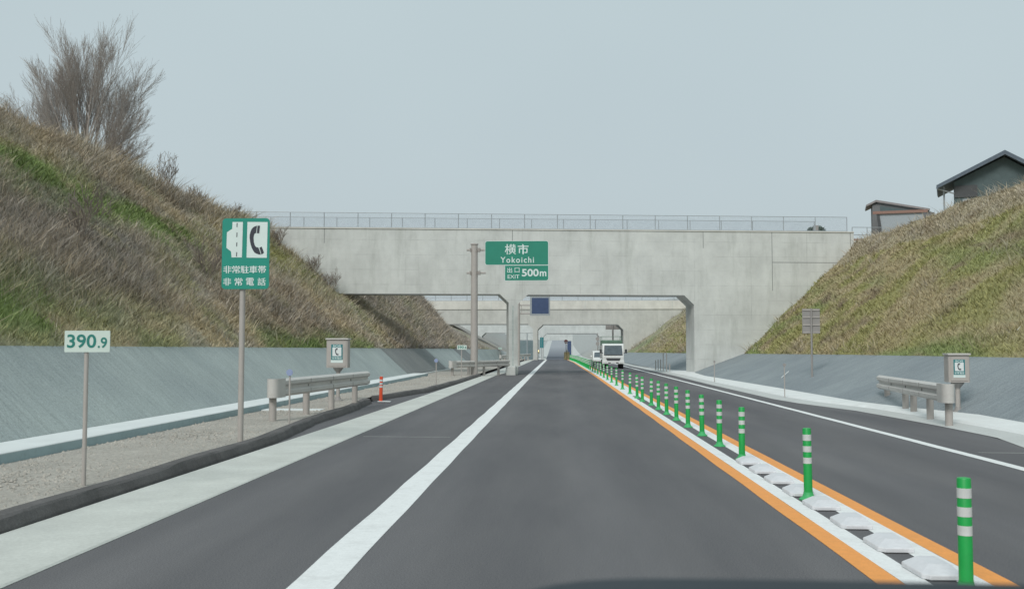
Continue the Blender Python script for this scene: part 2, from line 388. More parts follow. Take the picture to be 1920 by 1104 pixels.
# ------------------------------------------------------------------ slopes
LT = [(-40,-9.6),(104,-9.6),(114,-9.0),(150,-8.6),(240,-9.5),(1200,-9.5)]
LTZ = [(-40,1.68),(100,1.62),(150,1.5),(240,1.6),(1200,1.6)]
LCX = [(-40,-18.1),(70,-17.9),(80,-15.8),(104,-15.6),(112,-21),(150,-22.5),(240,-25),(1200,-30)]
LCZ = [(-40,9.35),(32,9.3),(46,8.85),(60,8.75),(104,8.7),(114,8.0),(150,8.6),(240,9.8),(400,13),(1200,13)]
RF = [(-40,9.15),(20,9.15),(23,9.3),(26,8.6),(28.4,8.27),(39,8.2),(55,7.95),(62,8.35),(66,8.9),(70,8.0),(76,7.45),(95,7.3),(150,7.4),(240,7.6),(1200,7.6)]
RT = [(-40,11.5),(23,11.5),(40,11.1),(64,11.9),(72,10.6),(150,9.9),(240,10),(1200,10)]
RTZ = [(-40,1.42),(40,1.38),(64,1.30),(150,1.1),(1200,1.2)]
RCX = [(-40,19.4),(64,19.4),(80,19.6),(150,20.5),(240,26),(400,44),(1200,60)]
RCZ = [(-40,8.5),(64,8.45),(150,8.9),(240,10),(400,24),(1200,30)]
def bump1(y, s, k): return math.sin(y*.9+s*1.7+k)*.5+math.sin(y*.37-s*2.3+k*2)*.7+math.sin(y*2.3+s*3.1)*.25
def hill_pt(side, y, t):
    """t 0..1 lining top to crest, beyond 1 the plateau"""
    if side < 0: x0, z0, x1, z1 = ip(y, LT), ip(y, LTZ), ip(y, LCX), ip(y, LCZ)
    else: x0, z0, x1, z1 = ip(y, RT), ip(y, RTZ), ip(y, RCX), ip(y, RCZ)
    if t <= 1:
        x = x0+(x1-x0)*t; z = z0+(z1-z0)*t
        a = .10*min(1, t*6)
        z += a*bump1(y, t*8, side)
    else:
        x = x1+side*(t-1)*8; z = z1+.10*bump1(y, 8, side)*max(0, 1-(t-1)*2)+min(.5, (t-1)*.5)
    return x, z+zr(y)
sweep('verge_strip', lambda y: [(ip(y, RE)-.01, .006), (ip(y, RE)+.45, .05), (ip(y, RE)+.5, .055)], yr(-10, 150, .5), 'strip')
sweep('path', lambda y: [(ip(y, RE)+.5, .055), (ip(y, RE)+.55, .10), (ip(y, RF)+.05, .15)], yr(-10, 150, .5), 'strip_white')
def lin(name, m, label, side, y0, y1):
    ys = yr(y0, y1, 1.0)
    if side < 0: pr = lambda y: [(-8.02, .2), (-8.03+(ip(y, LT)+8.03)*.5, .93+.02*math.sin(y)), (ip(y, LT), ip(y, LTZ)), (ip(y, LT)-.3, ip(y, LTZ)-.05)]
    else: pr = lambda y: [(ip(y, RF), .12), ((ip(y, RF)+ip(y, RT))/2, (.12+ip(y, RTZ))/2+.02*math.sin(y)), (ip(y, RT), ip(y, RTZ)), (ip(y, RT)+.3, ip(y, RTZ)-.05)]
    return tag(sweep(name, pr, ys, m, kind=None, smooth=False), label, 'retaining slope')
lin('slope_lining', 'lin_blue', 'long blue-grey mortar slope lining above the drainage channel, nearest on the verge side', -1, -10, 54)
lin('slope_lining', 'lin_dark', 'dark grey unfinished slope lining between two blue-grey ones', -1, 54.02, 72.5)
lin('slope_lining', 'lin_blue', 'short blue-grey slope lining behind the thick sign pole', -1, 72.52, 92)
lin('slope_lining', 'lin_dark', 'narrow dark slope lining just past the thick sign pole', -1, 92.02, 103)
lin('slope_lining', 'lin_blue', 'far pale blue slope lining near the second bridge', -1, 103.02, 150)
lin('slope_lining', 'lin_right', 'long slate grey slope lining behind the guardrail on the oncoming side', 1, -10, 64.5)
lin('slope_lining', 'lin_right', 'slate grey slope lining seen through the first bridge opening', 1, 67, 150)

# vegetation colour: smooth value noise
LAT = rng.random((256, 256))
def vn(x, y):
    xi = np.floor(x).astype(int); yi = np.floor(y).astype(int); fx = x-xi; fy = y-yi
    fx = fx*fx*(3-2*fx); fy = fy*fy*(3-2*fy)
    a = LAT[xi % 256, yi % 256]; b_ = LAT[(xi+1) % 256, yi % 256]; c = LAT[xi % 256, (yi+1) % 256]; d = LAT[(xi+1) % 256, (yi+1) % 256]
    return (a*(1-fx)+b_*fx)*(1-fy)+(c*(1-fx)+d*fx)*fy
def fbm(x, y): return (vn(x, y)+.5*vn(x*2.1+9, y*2.1+4)+.25*vn(x*4.3+3, y*4.3+8))/1.75
def blob(y, t, cy, ct, ry, rt): return np.exp(-(((y-cy)/ry)**2+((t-ct)/rt)**2))
TAN = np.array([.50,.42,.28]); BRN = np.array([.44,.365,.27]); VIO = np.array([.435,.395,.35]); GRN = np.array([.225,.31,.11]); OLV = np.array([.37,.36,.15])
def lerp(a, b, w): return a+(b-a)*np.clip(w, 0, 1)[:, None]
def vegcol(side, y, t):
    y = np.asarray(y, float); t = np.asarray(t, float)
    n1 = fbm(y*.22+side*31, t*3.2+7); n2 = fbm(y*.6+5, t*7+50+side*13); n3 = fbm(y*.12+60, t*2+20)
    c = np.tile(TAN, (len(y), 1))
    if side < 0:
        c = lerp(c, BRN, (n1-.42)*5)
        c = lerp(c, VIO, (n2-.46)*5)
        # taller greyer brush on the lower middle of the slope and past the bridge
        c = lerp(c, VIO*.93, 1.1*blob(y, t, 27, .42, 9, .2)*(.5+n2)+1.2*((y > 62)*(t < 2)))
        gm = 1.7*blob(y, t, 34, .57, 7, .085)*(.4+n2)+1.1*blob(y, t, 28.5, .68, 3.5, .09)+1.0*blob(y, t, 17, .12, 7, .10)+np.clip((.13-t)*9, 0, 1)*np.clip((n1-.38)*6, 0, 1)*(y < 56)
        gm += .8*blob(y, t, 52, .62, 5, .14)+np.clip((n3-.62)*6, 0, 1)*.5
        gm = gm*np.clip(.4+(fbm(y*.9+17, t*14+5)-.3)*2.8, 0, 1.25)
        c = lerp(c, GRN*.95+TAN*.08, gm*.9); c = lerp(c, OLV, .8*blob(y, t, 54, .7, 6, .2)+np.clip((n2-.6)*4, 0, .6))
        dk = np.clip((n1-.5)*3, 0, .2); c = c*(1-dk)[:, None]
    else:
        c = lerp(c, np.array([.44,.36,.22]), (n1-.45)*4)
        c = lerp(c, OLV, (n2-.40)*4.5*(t < .85))
        gm = (fbm(y*.16+80, t*6+30)-.47)*6*np.clip(1.15-t*1.1, .1, 1)+1.2*blob(y, t, 33, .55, 5, .10)*(n2+.3)+np.clip((.05-t)*18, 0, .9)
        c = lerp(c, GRN*1.05, gm*.62)
        c = lerp(c, np.array([.50,.44,.36]), (t > .78)*(.35+n2*.8))
        c = lerp(c, np.array([.27,.21,.16]), (fbm(y*.5+11, t*12+77)-.62)*5)
    if side > 0: c = lerp(c, np.array([.385,.355,.20]), np.full(len(y), .28))
    far = np.clip((y-95)/120, 0, 1)  # haze over the far slopes blended into the cover's colour
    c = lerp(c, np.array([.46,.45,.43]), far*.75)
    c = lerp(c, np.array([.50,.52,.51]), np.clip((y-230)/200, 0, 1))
    return c
def hill(side):
    ts = [i/40 for i in range(41)]+[1.05,1.15,1.3,1.6,2.2,4,10,60]
    ys = yr(-40, 150, .8)+yr(154, 260, 4)+yr(280, 1200, 20)
    vs = []; cy = []; ct = []
    for y in ys:
        for t in ts:
            x, z = hill_pt(side, y, t); vs.append((x, y, z)); cy.append(y); ct.append(min(t, 1.2))
    n = len(ts); fs = [(j*n+i, j*n+i+1, (j+1)*n+i+1, (j+1)*n+i) for j in range(len(ys)-1) for i in range(n-1)]
    me = bpy.data.meshes.new('hill'); me.from_pydata(vs, [], fs); me.update()
    bm = bmesh.new(); bm.from_mesh(me); bmesh.ops.recalc_face_normals(bm, faces=bm.faces)
    if sum(f.normal.z for f in bm.faces) < 0: bmesh.ops.reverse_faces(bm, faces=bm.faces)
    bm.to_mesh(me); bm.free()
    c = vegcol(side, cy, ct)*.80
    a = me.color_attributes.new('tint', 'FLOAT_COLOR', 'POINT')
    a.data.foreach_set('color', np.column_stack([c, np.ones(len(c))]).astype('f').ravel())
    me.materials.append(M['earth']); 
    for p in me.polygons: p.use_smooth = True
    o = bpy.data.objects.new('hill', me); COL.objects.link(o); o['kind'] = 'structure'; return o
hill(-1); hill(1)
# low bare shoulders joining the road to the far slopes
sweep('embankment', lambda y: [(ip(y, LT), zr(y)+ip(y, LTZ)), (-8.0, zr(y)+.15), (-4.5, zr(y)+.02)], yr(150, 300, 5)+yr(320, 1200, 20), 'strip')
sweep('embankment', lambda y: [(6.75, zr(y)+.02), (7.6, zr(y)+.15), (ip(y, RT), zr(y)+ip(y, RTZ))], yr(150, 300, 5)+yr(320, 1200, 20), 'strip')

def hpt_np(side, y, t):
    K = ((LT, LTZ, LCX, LCZ), (RT, RTZ, RCX, RCZ))[side > 0]
    I = [np.interp(y, [k[0] for k in q], [k[1] for k in q]) for q in K]
    x0, z0, x1, z1 = I; tt = np.minimum(t, 1); ov = np.maximum(t-1, 0)
    x = x0+(x1-x0)*tt+side*ov*8
    s = tt*8
    bp = np.sin(y*.9+s*1.7+side)*.5+np.sin(y*.37-s*2.3+side*2)*.7+np.sin(y*2.3+s*3.1)*.25
    z = z0+(z1-z0)*tt+.10*np.minimum(1, tt*6)*bp*np.where(ov > 0, np.maximum(0, 1-ov*2), 1)+np.minimum(.5, ov*.5)
    z = z+np.interp(y, [k[0] for k in ZR], [k[1] for k in ZR])
    return x, z
def blades(name, side, y, t, h, w, lean, col, label, droop=0):
    """many narrow bent blades as one undergrowth mesh"""
    n = len(y); x, z = hpt_np(side, y, t)
    p = np.stack([x, y, z-.03], 1)
    az = rng.random(n)*2*np.pi; bd = np.stack([np.cos(az), np.sin(az), np.zeros(n)], 1)*(w/2)[:, None]
    ln = rng.normal(0, 1, (n, 2))*lean[:, None]
    tip = p+np.stack([ln[:,0]*h-side*droop*h, ln[:,1]*h, h], 1)
    mid = p+(tip-p)*.5+np.stack([np.zeros(n), np.zeros(n), .08*h], 1)
    V = np.concatenate([p-bd, p+bd, mid-bd*.75, mid+bd*.75, tip], 0).astype('f')
    V = V.reshape(5, n, 3).transpose(1, 0, 2).reshape(-1, 3)
    base = np.arange(n)*5
    tri = np.stack([base, base+1, base+3, base, base+3, base+2, base+2, base+3, base+4], 1).reshape(-1)
    me = bpy.data.meshes.new(name); me.vertices.add(5*n); me.vertices.foreach_set('co', V.ravel())
    me.loops.add(len(tri)); me.loops.foreach_set('vertex_index', tri.astype('i'))
    me.polygons.add(3*n); me.polygons.foreach_set('loop_start', (np.arange(3*n)*3).astype('i')); me.polygons.foreach_set('loop_total', np.full(3*n, 3, 'i'))
    me.update(calc_edges=True)
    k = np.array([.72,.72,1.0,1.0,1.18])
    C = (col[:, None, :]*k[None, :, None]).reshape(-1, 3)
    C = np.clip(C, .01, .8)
    a = me.color_attributes.new('tint', 'FLOAT_COLOR', 'POINT'); a.data.foreach_set('color', np.column_stack([C, np.ones(len(C))]).astype('f').ravel())
    me.materials.append(M['veg']); o = bpy.data.objects.new(name, me); COL.objects.link(o)
    o['kind'] = 'stuff'; o['label'] = label; o['category'] = 'undergrowth'; return o
def ydist(n, a, b):
    # density falls with distance: near slope gets finer cover
    u = rng.random(n); return a*(b/a)**u
# short grass both sides
def cover(side, n, y0, y1, label, hs=1.0, thin=1.0):
    y = ydist(n, y0, y1); t = rng.random(n)*1.12
    c = vegcol(side, y, t)*(.86+.28*rng.random(n))[:, None]*(1+.07*rng.normal(0, 1, (n, 1)))
    cl = fbm(y*1.3+side*7, t*11+3)
    h = (.07+.16*cl)*(.5+.9*rng.random(n))*hs
    w = np.clip(.0009*y, .010, .08)*(.7+.6*rng.random(n))*thin
    return blades('dry_grass', side, y, t, h, w, np.full(n, .75), np.clip(c, .01, .8), label, droop=.02)
cover(-1, 240000, 11, 130, 'brown and green dry grass covering the steep slope behind the roadside signs', 1.15)
cover(1, 240000, 12, 130, 'olive and tan grass covering the steep slope under the houses', .85)
# brush: bundles of thin stems
def brush(side, nc, per, y0, y1, dens, label, hs):
    y = ydist(nc*6, y0, y1); t = rng.random(nc*6)*1.12
    keep = rng.random(nc*6) < dens(y, t); y = y[keep][:nc]; t = t[keep][:nc]; nc = len(y)
    hh = hs*(.6+.9*rng.random(nc))*np.where((side < 0) & (t > .9) & (y > 36) & (y < 64), 1.55, 1); cc = vegcol(side, y, t)
    yy = np.repeat(y, per)+rng.normal(0, .22, nc*per); tt = np.clip(np.repeat(t, per)+rng.normal(0, .020, nc*per), .015, 1.3)
    h = np.repeat(hh, per)*(.5+.6*rng.random(nc*per)); m = nc*per
    base = np.where(rng.random((nc, 1)) < .5, VIO[None], BRN[None]*1.15)
    far = np.clip((y-100)/60, 0, .6)[:, None]; base = base*(1-far)+np.array([[.33,.33,.32]])*far  # far stems greyed so their colour carries the haze
    c = np.repeat(base*.65+cc*.35, per, 0)*(.82+.36*rng.random((m, 1)))
    w = np.clip(.00055*yy, .007, .05)*(.7+.6*rng.random(m))
    return blades('dry_brush', side, yy, tt, h, w, np.full(m, .75), c, label, droop=0)
def dl(y, t):
    n = fbm(y*.35+3, t*5+8)
    g = 1.3*blob(y, t, 34, .57, 7, .1)+1.2*blob(y, t, 28, .7, 3.5, .09)+blob(y, t, 54, .7, 6, .15)+(t < .12)*.9-(t > .88)*(y > 34)*(y < 64)*.8
    return np.clip((n-.36)*3.2, .02, 1)*np.clip(1-g, 0.03, 1)+(y > 62)*.6+(t > .93)*.3+(t > .9)*(y > 36)*(y < 64)*.9
brush(-1, 9000, 13, 11, 125, dl, 'tangled brown leafless brush growing over the slope behind the roadside signs', .42)
brush(1, 1100, 14, 14, 145, lambda y, t: (t > .8)*.5+(y > 66)*.35+np.clip((fbm(y*.4+9, t*6)-.6)*5, 0, .8), 'pale dry reeds along the upper edge of the slope under the houses', .42)

# single leafless shrubs on the skyline and against the bridge
def branchy(mb, p, d, ln, r, lvl, spread, nb, upk=.25, minr=.004, n=4, jit=.09):
    segs = 3; q = Vector(p); dd = Vector(d).normalized(); pts = [(q.copy(), r)]
    for i in range(segs):
        dd = (dd+Vector((random.gauss(0,jit), random.gauss(0,jit), random.gauss(0,jit*.5)+upk*.25))).normalized()
        q = q+dd*(ln/segs); pts.append((q.copy(), max(minr, r*(1-.8*(i+1)/segs))))
    for (a, ra), (b_, rb) in zip(pts, pts[1:]): mb.tube(a, b_, ra, rb, n if lvl > 1 else 3, cap=False)
    if lvl <= 0: return
    for k in range(nb[lvl]):
        f = .22+.78*(k+random.random())/nb[lvl]; i = min(segs-1, int(f*segs)); a, ra = pts[i]; b_, rb = pts[i+1]
        w = f*segs-i; pos = a.lerp(b_, w); base = (b_-a).normalized()
        ax = base.orthogonal().normalized(); ax.rotate(Matrix.Rotation(random.random()*6.283, 3, base))
        nd = (base*math.cos(spread)+ax*math.sin(spread)+Vector((0,0,upk))).normalized()
        branchy(mb, pos, nd, ln*(.42+.28*random.random())*(1.12-.45*f), max(minr, (ra*(1-w)+rb*w)*.55), lvl-1, spread, nb, upk, minr, n, jit)
def shrub(y, t, h, label, side=-1):
    x, z = hill_pt(side, y, t); root = empty('leafless_shrub', (x, y, z-.05), 0, label, 'shrub', 'leafless shrubs on the slope')
    b = MB()
    for k in range(7):
        a = random.random()*6.28; branchy(b, (0,0,0), (.5*math.cos(a), .5*math.sin(a), 1), h*(.6+.5*random.random()), .02, 2, .6, [0,5,6], .15, .007, 3)
    b.build('branches', 'shrub_twig', root); return root
SH = [(28, .985, 1.3, 'thin leafless shrub on the crest under the big bare tree'),
      (40, 1.0, .95, 'leafless shrub on the skyline just past the big bare tree'),
      (45, 1.0, 1.25, 'tallest leafless shrub on the skyline between the bare tree and the bridge fence'),
      (49, .99, .85, 'low leafless shrub on the skyline where the slope drops to the bridge fence'),
      (54, .98, .8, 'leafless shrub beside the start of the bridge fence'),
      (59.5, .86, 1.0, 'leafless shrub against the bridge wall just above the blue phone sign edge'),
      (60, .62, 1.2, 'leafless shrub against the pale bridge wall halfway down the slope'),
      (60.5, .50, 1.1, 'lowest leafless shrub against the bridge wall by the bridge underside'),
      (35, .33, 1.2, 'dark leafless shrub in the middle of the brushy slope'),
      (26, .36, 1.2, 'dark leafless shrub on the slope above the distance sign'),
      (22, .62, 1.3, 'sprawling leafless shrub high on the near slope'),
      (102, .95, 1.2, 'leafless shrub at the top of the dark slope beyond the first bridge')]
for s in SH: shrub(*s)

# the big bare tree
tx, tz = hill_pt(-1, 46, 1.48)
tree = empty('bare_tree', (-22.75, 47, tz-.5), 0, 'big leafless tree with many upswept limbs on top of the slope', 'tree')
b = MB(); b.lathe([(.42,-.3),(.34,.2),(.30,.7),(.24,1.0)], n=12); b.build('trunk', 'bark', tree)
b = MB(); tw = MB()
limbs = []
for k, an in enumerate([-58,-49,-41,-34,-27,-20,-14,-8,-2,4,10,16,23,30,38,47,57,68,80]):
    ln = float(np.interp(an, [-60,-45,-30,-12,12,25,40,55,80], [3.9,4.9,6.0,6.9,7.1,6.3,4.9,4.1,3.4]))*random.uniform(.93,1.03)
    limbs.append((math.sin(R(an)), random.uniform(-.35,.35), math.cos(R(an)), ln))
for dx, dy, dz, ln in limbs:
    branchy(b, (dx*.12, dy*.2, .15+.5*max(0,dz)), (dx, dy, dz+.12), ln*.97, .085, 3, .40, [0,7,9,12], .13, .0054, 5, .035)
b.build('crown', 'twig', tree)
tree.scale = (.76, .76, .79); tree.location.x = -22.75; tree.location.z += .15

# ------------------------------------------------------------------ bridges
def bridge_body(name, opn, u0, u1, ztop, depth, m, parent, zbase=-.4, y=0):
    """wall-like rigid frame: outline in (u, z) with chamfered openings cut from below.
    opn: list of (left u, right u, soffit z, chamfer)"""
    poly = [(u0, ztop), (u0, zbase)]
    for a, c, zs, ch in opn:
        if a is None: poly.pop(); poly += [(u0, zs), (c-ch, zs), (c, zs-ch*.95), (c, zbase)]
        else: poly += [(a, zbase), (a, zs-ch*.95), (a+ch, zs), (c-ch, zs), (c, zs-ch*.95), (c, zbase)]
    poly += [(u1, zbase), (u1, ztop)]
    return poly
def tri_prism(poly, y0, y1, name, m, parent):
    bm = bmesh.new(); vs = [bm.verts.new((x, y0, z)) for x, z in poly]; f = bm.faces.new(vs)
    ret = bmesh.ops.extrude_face_region(bm, geom=[f]); nv = [e for e in ret['geom'] if isinstance(e, bmesh.types.BMVert)]
    for v in nv: v.co.y = y1
    bmesh.ops.triangulate(bm, faces=[g_ for g_ in bm.faces if len(g_.verts) > 4]); bmesh.ops.recalc_face_normals(bm, faces=bm.faces)
    me = bpy.data.meshes.new(name); bm.to_mesh(me); bm.free(); me.materials.append(M[m])
    o = bpy.data.objects.new(name, me); COL.objects.link(o); o.parent = parent; return o
AB = R(6.5)
b1 = empty('overpass_bridge', (8.7, 64, 0), AB, 'nearest pale concrete bridge with a deep wall-like deck across both carriageways', 'bridge')
T1, D1 = 9.06, 2.2
poly = bridge_body('b', [(None, -11.81, 5.03, .57), (-11.24, -.03, 5.0, .64)], -40, 10.45, T1, D1, 'conc', b1)
tri_prism(poly, 0, D1, 'frame_wall', 'conc', b1)
MB().box(-40, 10.45, -.05, D1+.05, T1, T1+.07).build('coping', 'conc3', b1)
MB().box(-11.60, -11.50, -.004, .0, .0, 4.3).build('stain_streak', 'stain', b1)
for u, z0, z1 in ((-23.3, 8.15, 9.05), (-11.6, 8.3, 9.05), (.58, 8.0, 9.05), (5.05, 5.3, 9.05), (10.2, 8.3, 9.05)):
    MB().box(u, u+.035, -.004, .0, z0, z1).build('expansion_joint', 'soffit', b1)
MB().box(5.09, 10.4, -.004, .0, 7.1, 7.135).build('expansion_joint', 'soffit', b1)
MB().box(-40, -12.5, -.003, .004, 4.985, 5.027).build('drip_edge', 'soffit', b1)
MB().box(-10.6, -.7, -.003, .004, 4.955, 4.997).build('drip_edge', 'soffit', b1)
# second bridge
b2 = empty('overpass_bridge', (0, 145, 0), 0, 'second concrete bridge with a lighter upper band, seen through the first opening', 'bridge')
poly = bridge_body('b', [(None, -3.50, 5.2, .75), (-2.85, 9.5, 5.15, .82)], -40, 40, 7.32, 6, 'conc2', b2, -.6)
tri_prism(poly, 0, 6, 'frame_wall', 'conc2', b2)
MB().box(-40, 40, -.12, 6.12, 7.32, 8.55).build('parapet', 'conc3', b2)
for u in (-9.6, 4.0, 10.2, 16.5): MB().box(u, u+.05, -.126, -.12, 7.32, 8.55).build('expansion_joint', 'stain', b2)
MB().box(-2.1, 8.7, -.004, .0, 5.02, 5.14).build('drip_edge', 'soffit', b2)
MB().box(-40, -4.2, -.004, .0, 5.08, 5.19).build('drip_edge', 'soffit', b2)
# third
b3 = empty('overpass_bridge', (0, 239, 0), 0, 'third concrete bridge, plain and pale, behind the second one', 'bridge')
poly = bridge_body('b', [(-18, -3.95, 5.4, .8), (-3.3, 10.0, 5.3, .8)], -60, 60, 8.6, 5, 'conc4', b3, -4)
tri_prism(poly, 0, 5, 'frame_wall', 'conc4', b3)
MB().box(-2.4, 9.3, -.004, .0, 5.1, 5.28).build('drip_edge', 'soffit', b3)
b4 = empty('overpass_bridge', (0, 420, 0), 0, 'farthest hazy bridge over the dip in the road', 'bridge')
poly = bridge_body('b', [(-30, -6.6, 5.4, .5), (-5.9, 4.2, 5.2, .4)], -80, 6.4, 10.5, 6, 'conc4', b4, -6)
tri_prism(poly, 0, 6, 'frame_wall', 'conc4', b4)
MB().box(4.2, 5.8, -.02, 0, -3, 4.9).build('shade_panel', 'vms', b4)  # flat dark panel painting in the shadowed wall of the opening

# fences on the bridges (local frame of each bridge)
def fence(name, origin, rz, y, z0, h, us, label, lines, tall_r=.027, mesh=True, group=None, rail=.020):
    root = empty(name, origin, rz, label, 'fence', group)
    for u in us:
        MB().tube((u, y, z0-.02), (u, y, z0+h), tall_r, tall_r, 8).build('post', 'galv', root)
    for zz in lines:
        MB().tube((us[0], y, z0+zz), (us[-1], y, z0+zz), rail, rail, 8).build('rail', 'galv', root)
    if mesh: MB().add([(us[0], y+.001, z0+.06), (us[-1], y+.001, z0+.06), (us[-1], y+.001, z0+h-.06), (us[0], y+.001, z0+h-.06)], [(0,1,2,3)]).build('wire_mesh', 'wire', root)
    return root
o1 = (8.7, 64, 0)
fence('bridge_fence', o1, AB, .25, T1+.07, .97, [-29.6+2.09*i for i in range(20)], 'taller front wire fence along the top of the nearest bridge', (.05, .96))
fence('bridge_fence', o1, AB, 2.0, T1+.07, .90, [-29.0+2.09*i for i in range(19)], 'rear wire fence along the top of the nearest bridge, behind the tall one', (.05, .89))
fence('pipe_railing', (8.7, 64, 0), AB, .6, 8.55, .95, [10.6, 11.6, 12.6], 'short low pipe railing at the end of the nearest bridge by the slope', (.45, .94), mesh=False)
fence('bridge_fence', (0, 145, 0), 0, .1, 8.55, 1.0, [-31.5+2.3*i for i in range(28)], 'grey railing along the top of the second bridge', (.05, .5, .98), .045, True, None, .035)

# ------------------------------------------------------------------ signs
def handset(mb, x, z, s, y):
    """telephone handset, ear piece up, in a square of side s from (x, z)"""
    outer = [(.25,1.0),(.13,.96),(.05,.86),(.0,.70),(.0,.55),(.03,.38),(.09,.20),(.17,.08),(.27,.02),(.40,.0)]
    inner = [(.31,.245),(.22,.265),(.18,.33),(.145,.45),(.135,.6),(.16,.72),(.22,.745)]
    p = [(x+a*s, z+b_*s) for a, b_ in outer+inner]
    n = len(outer)
    # strips between the outer and the inner curve
    import itertools
    def samp(c, t):
        f = t*(len(c)-1); i = min(len(c)-2, int(f)); w = f-i; return (c[i][0]*(1-w)+c[i+1][0]*w, c[i][1]*(1-w)+c[i+1][1]*w)
    inn = inner[::-1]; N = 14
    vs = []
    for k in range(N+1):
        t = k/N
        for c in (outer, inn): a, b_ = samp(c, t); vs.append((x+a*s, y, z+b_*s))
    mb.add(vs, [(2*k, 2*k+1, 2*k+3, 2*k+2) for k in range(N)])
    mb.add([(x+a*s, y, z+b_*s) for a, b_ in ((.27,1.0),(.355,.995),(.33,.735),(.245,.74))], [(0,1,2,3)])
    mb.add([(x+a*s, y, z+b_*s) for a, b_ in ((.42,.0),(.505,.07),(.42,.28),(.345,.24))], [(0,1,2,3)])

# green emergency lay-by sign
rt = empty('emergency_sign', (-5.13, 16.12, .08), 0, 'tall green lay-by and telephone sign with white pictograms on a beige post', 'road sign')
W_, H_ = .78, 1.155; zt = 3.645; zb = zt-H_; x0 = -.325; x1 = x0+W_
MB().tube((0,0,0), (0,0,zb+.9), .046, .046, 16).build('post', 'post_paint', rt, True)
MB().prism(rrect(x0, x1, zb, zt, .06), -.075, -.055).build('panel', 'sign_green', rt)
u = .002246
def bx(px, py): return (x0+(px-45)*u*1.005, zt-(py-103)*u)
def flat(poly, y): 
    m = MB(); m.add([(x, y, z) for x, z in poly], [tuple(range(len(poly)))]); return m
pic = flat([bx(*q) for q in [(120,130),(196,130),(192,388),(117,388),(112,345),(78,318),(80,205),(118,180)]], -.079).build('lay_by_pictogram', 'letter', rt)
for a, c in ((138,168),(207,240),(278,308),(350,382)): MB().add([(x, -.082, z) for x, z in (bx(151,a), bx(157,a), bx(156,c), bx(150,c))], [(0,1,2,3)]).build('dash', 'black', pic)
pic = flat([bx(*q) for q in [(229,130),(377,132),(374,392),(226,390)]], -.079).build('telephone_pictogram', 'letter', rt)
dm = MB(); hx, hz = bx(247, 369); handset(dm, hx, hz, .475, -.082)
dm.build('handset', 'black', pic)
for row, (txt, ca) in enumerate((('非常駐車帯', [(58,118),(121,181),(184,244),(247,306),(309,370)]), ('非常電話', [(58,116),(141,199),(224,283),(309,368)]))):
    for ch, (a, c) in zip(txt, ca):
        t0, t1 = ((448,503), (536,592))[row]; p0 = bx(a, t1); p1 = bx(c, t0)
        lettering('character', ch, p0[0], p1[0], p0[1], p1[1], -.079, 'letter', rt, .010)
MB().box(x0+.08, x1-.08, -.055, -.03, zb+.25, zb+.30).box(x0+.08, x1-.08, -.055, -.03, zt-.30, zt-.25).build('bracket', 'post_paint', rt)

# distance signs
def km(loc, big, small, label, wd=.508, ht=.235):
    r = empty('distance_sign', loc, 0, label, 'distance sign', 'distance signs along the verge')
    z1 = 1.80-loc[2]; z0 = z1-ht; xl = -wd*.46
    MB().tube((0,0,0), (0,0,z1-.03), .024, .024, 12).build('post', 'post_paint', r, True)
    MB().prism(rrect(xl, xl+wd, z0, z1, .012), -.035, -.026).build('panel', 'sign_pale', r)
    lettering('numerals', big, xl+.03, xl+wd*.70, z0+.045, z1-.04, -.038, 'letter_green', r, .018)
    lettering('numerals', small, xl+wd*.735, xl+wd*.94, z0+.045, z0+.045+ht*.50, -.038, 'letter_green', r, .018)
    return r
km((-5.17, 10.82, .08), '390', '.9', 'pale distance sign reading 390.9 on a thin post beside the curb')
km((-5.0, 52.3, .08), '390', '.8', 'small distant white distance sign in front of the thick sign pole')
km((-8.0, 140, .08), '390', '.7', 'tiny far distance sign at the foot of the slope before the second bridge')

# exit sign on cantilever pole
r = empty('exit_sign', (-4.81, 58.0, .05), 0, 'green exit board reading 500m held by a thick beige pole', 'road sign')
MB().tube((0,0,0), (0,0,7.62), .215, .19, 20).build('pole', 'post_paint', r, True)
MB().lathe([(.23,0),(.23,.05),(.12,.09)], (0,0,7.6)).build('pole_cap', 'post_paint', r)
MB().lathe([(.34,0),(.34,.04)], (0,0,.02)).build('base_plate', 'post_paint', r)
k = 58/1880/7.385; sx = .20
def ex(px, py): return (.62+(px-398)*k, 7.76-(py-215)*k+.05)
def exr(a, b_, c, d): p = ex(a, d); q = ex(c, b_); return p[0], q[0], p[1], q[1]
for zc in (338, 658):
    z = ex(0, zc)[1]
    arm = MB().tube((-.45, 0, z), (.66 if zc == 658 else 4.0, 0, z), .06, .06, 10)
    arm.build('arm', 'post_paint', r, True)
    MB().box(-.27, -.21, -.2, .2, z-.10, z+.10).box(.21, .27, -.2, .2, z-.10, z+.10).box(.30, .34, -.16, .16, z-.13, z+.13).build('clamp', 'post_paint', r)
MB().box(1.0, 1.1, -.03, .05, ex(0,545)[1], ex(0,230)[1]).box(3.2, 3.3, -.03, .05, ex(0,760)[1], ex(0,230)[1]).build('frame', 'post_paint', r)
X0, X1, Z0, Z1 = exr(398, 215, 1283, 553)
up = MB().prism(rrect(X0, X1, Z0, Z1, .14, (1,0,1,1)), -.13, -.08).build('name_panel', 'letter', r)
MB().prism(rrect(X0+.025, X1-.025, Z0+.02, Z1-.025, .12, (1,0,1,1)), -.134, -.128).build('green_face', 'exit_green', up)
X0, X1, Z0, Z1 = exr(673, 556, 1283, 772)
lo = MB().prism(rrect(X0, X1, Z0, Z1, .14, (0,1,0,0)), -.128, -.079).build('distance_panel', 'letter', r)
MB().prism(rrect(X0+.025, X1-.025, Z0+.025, Z1-.02, .12, (0,1,0,0)), -.134, -.127).build('green_face', 'exit_green', lo)
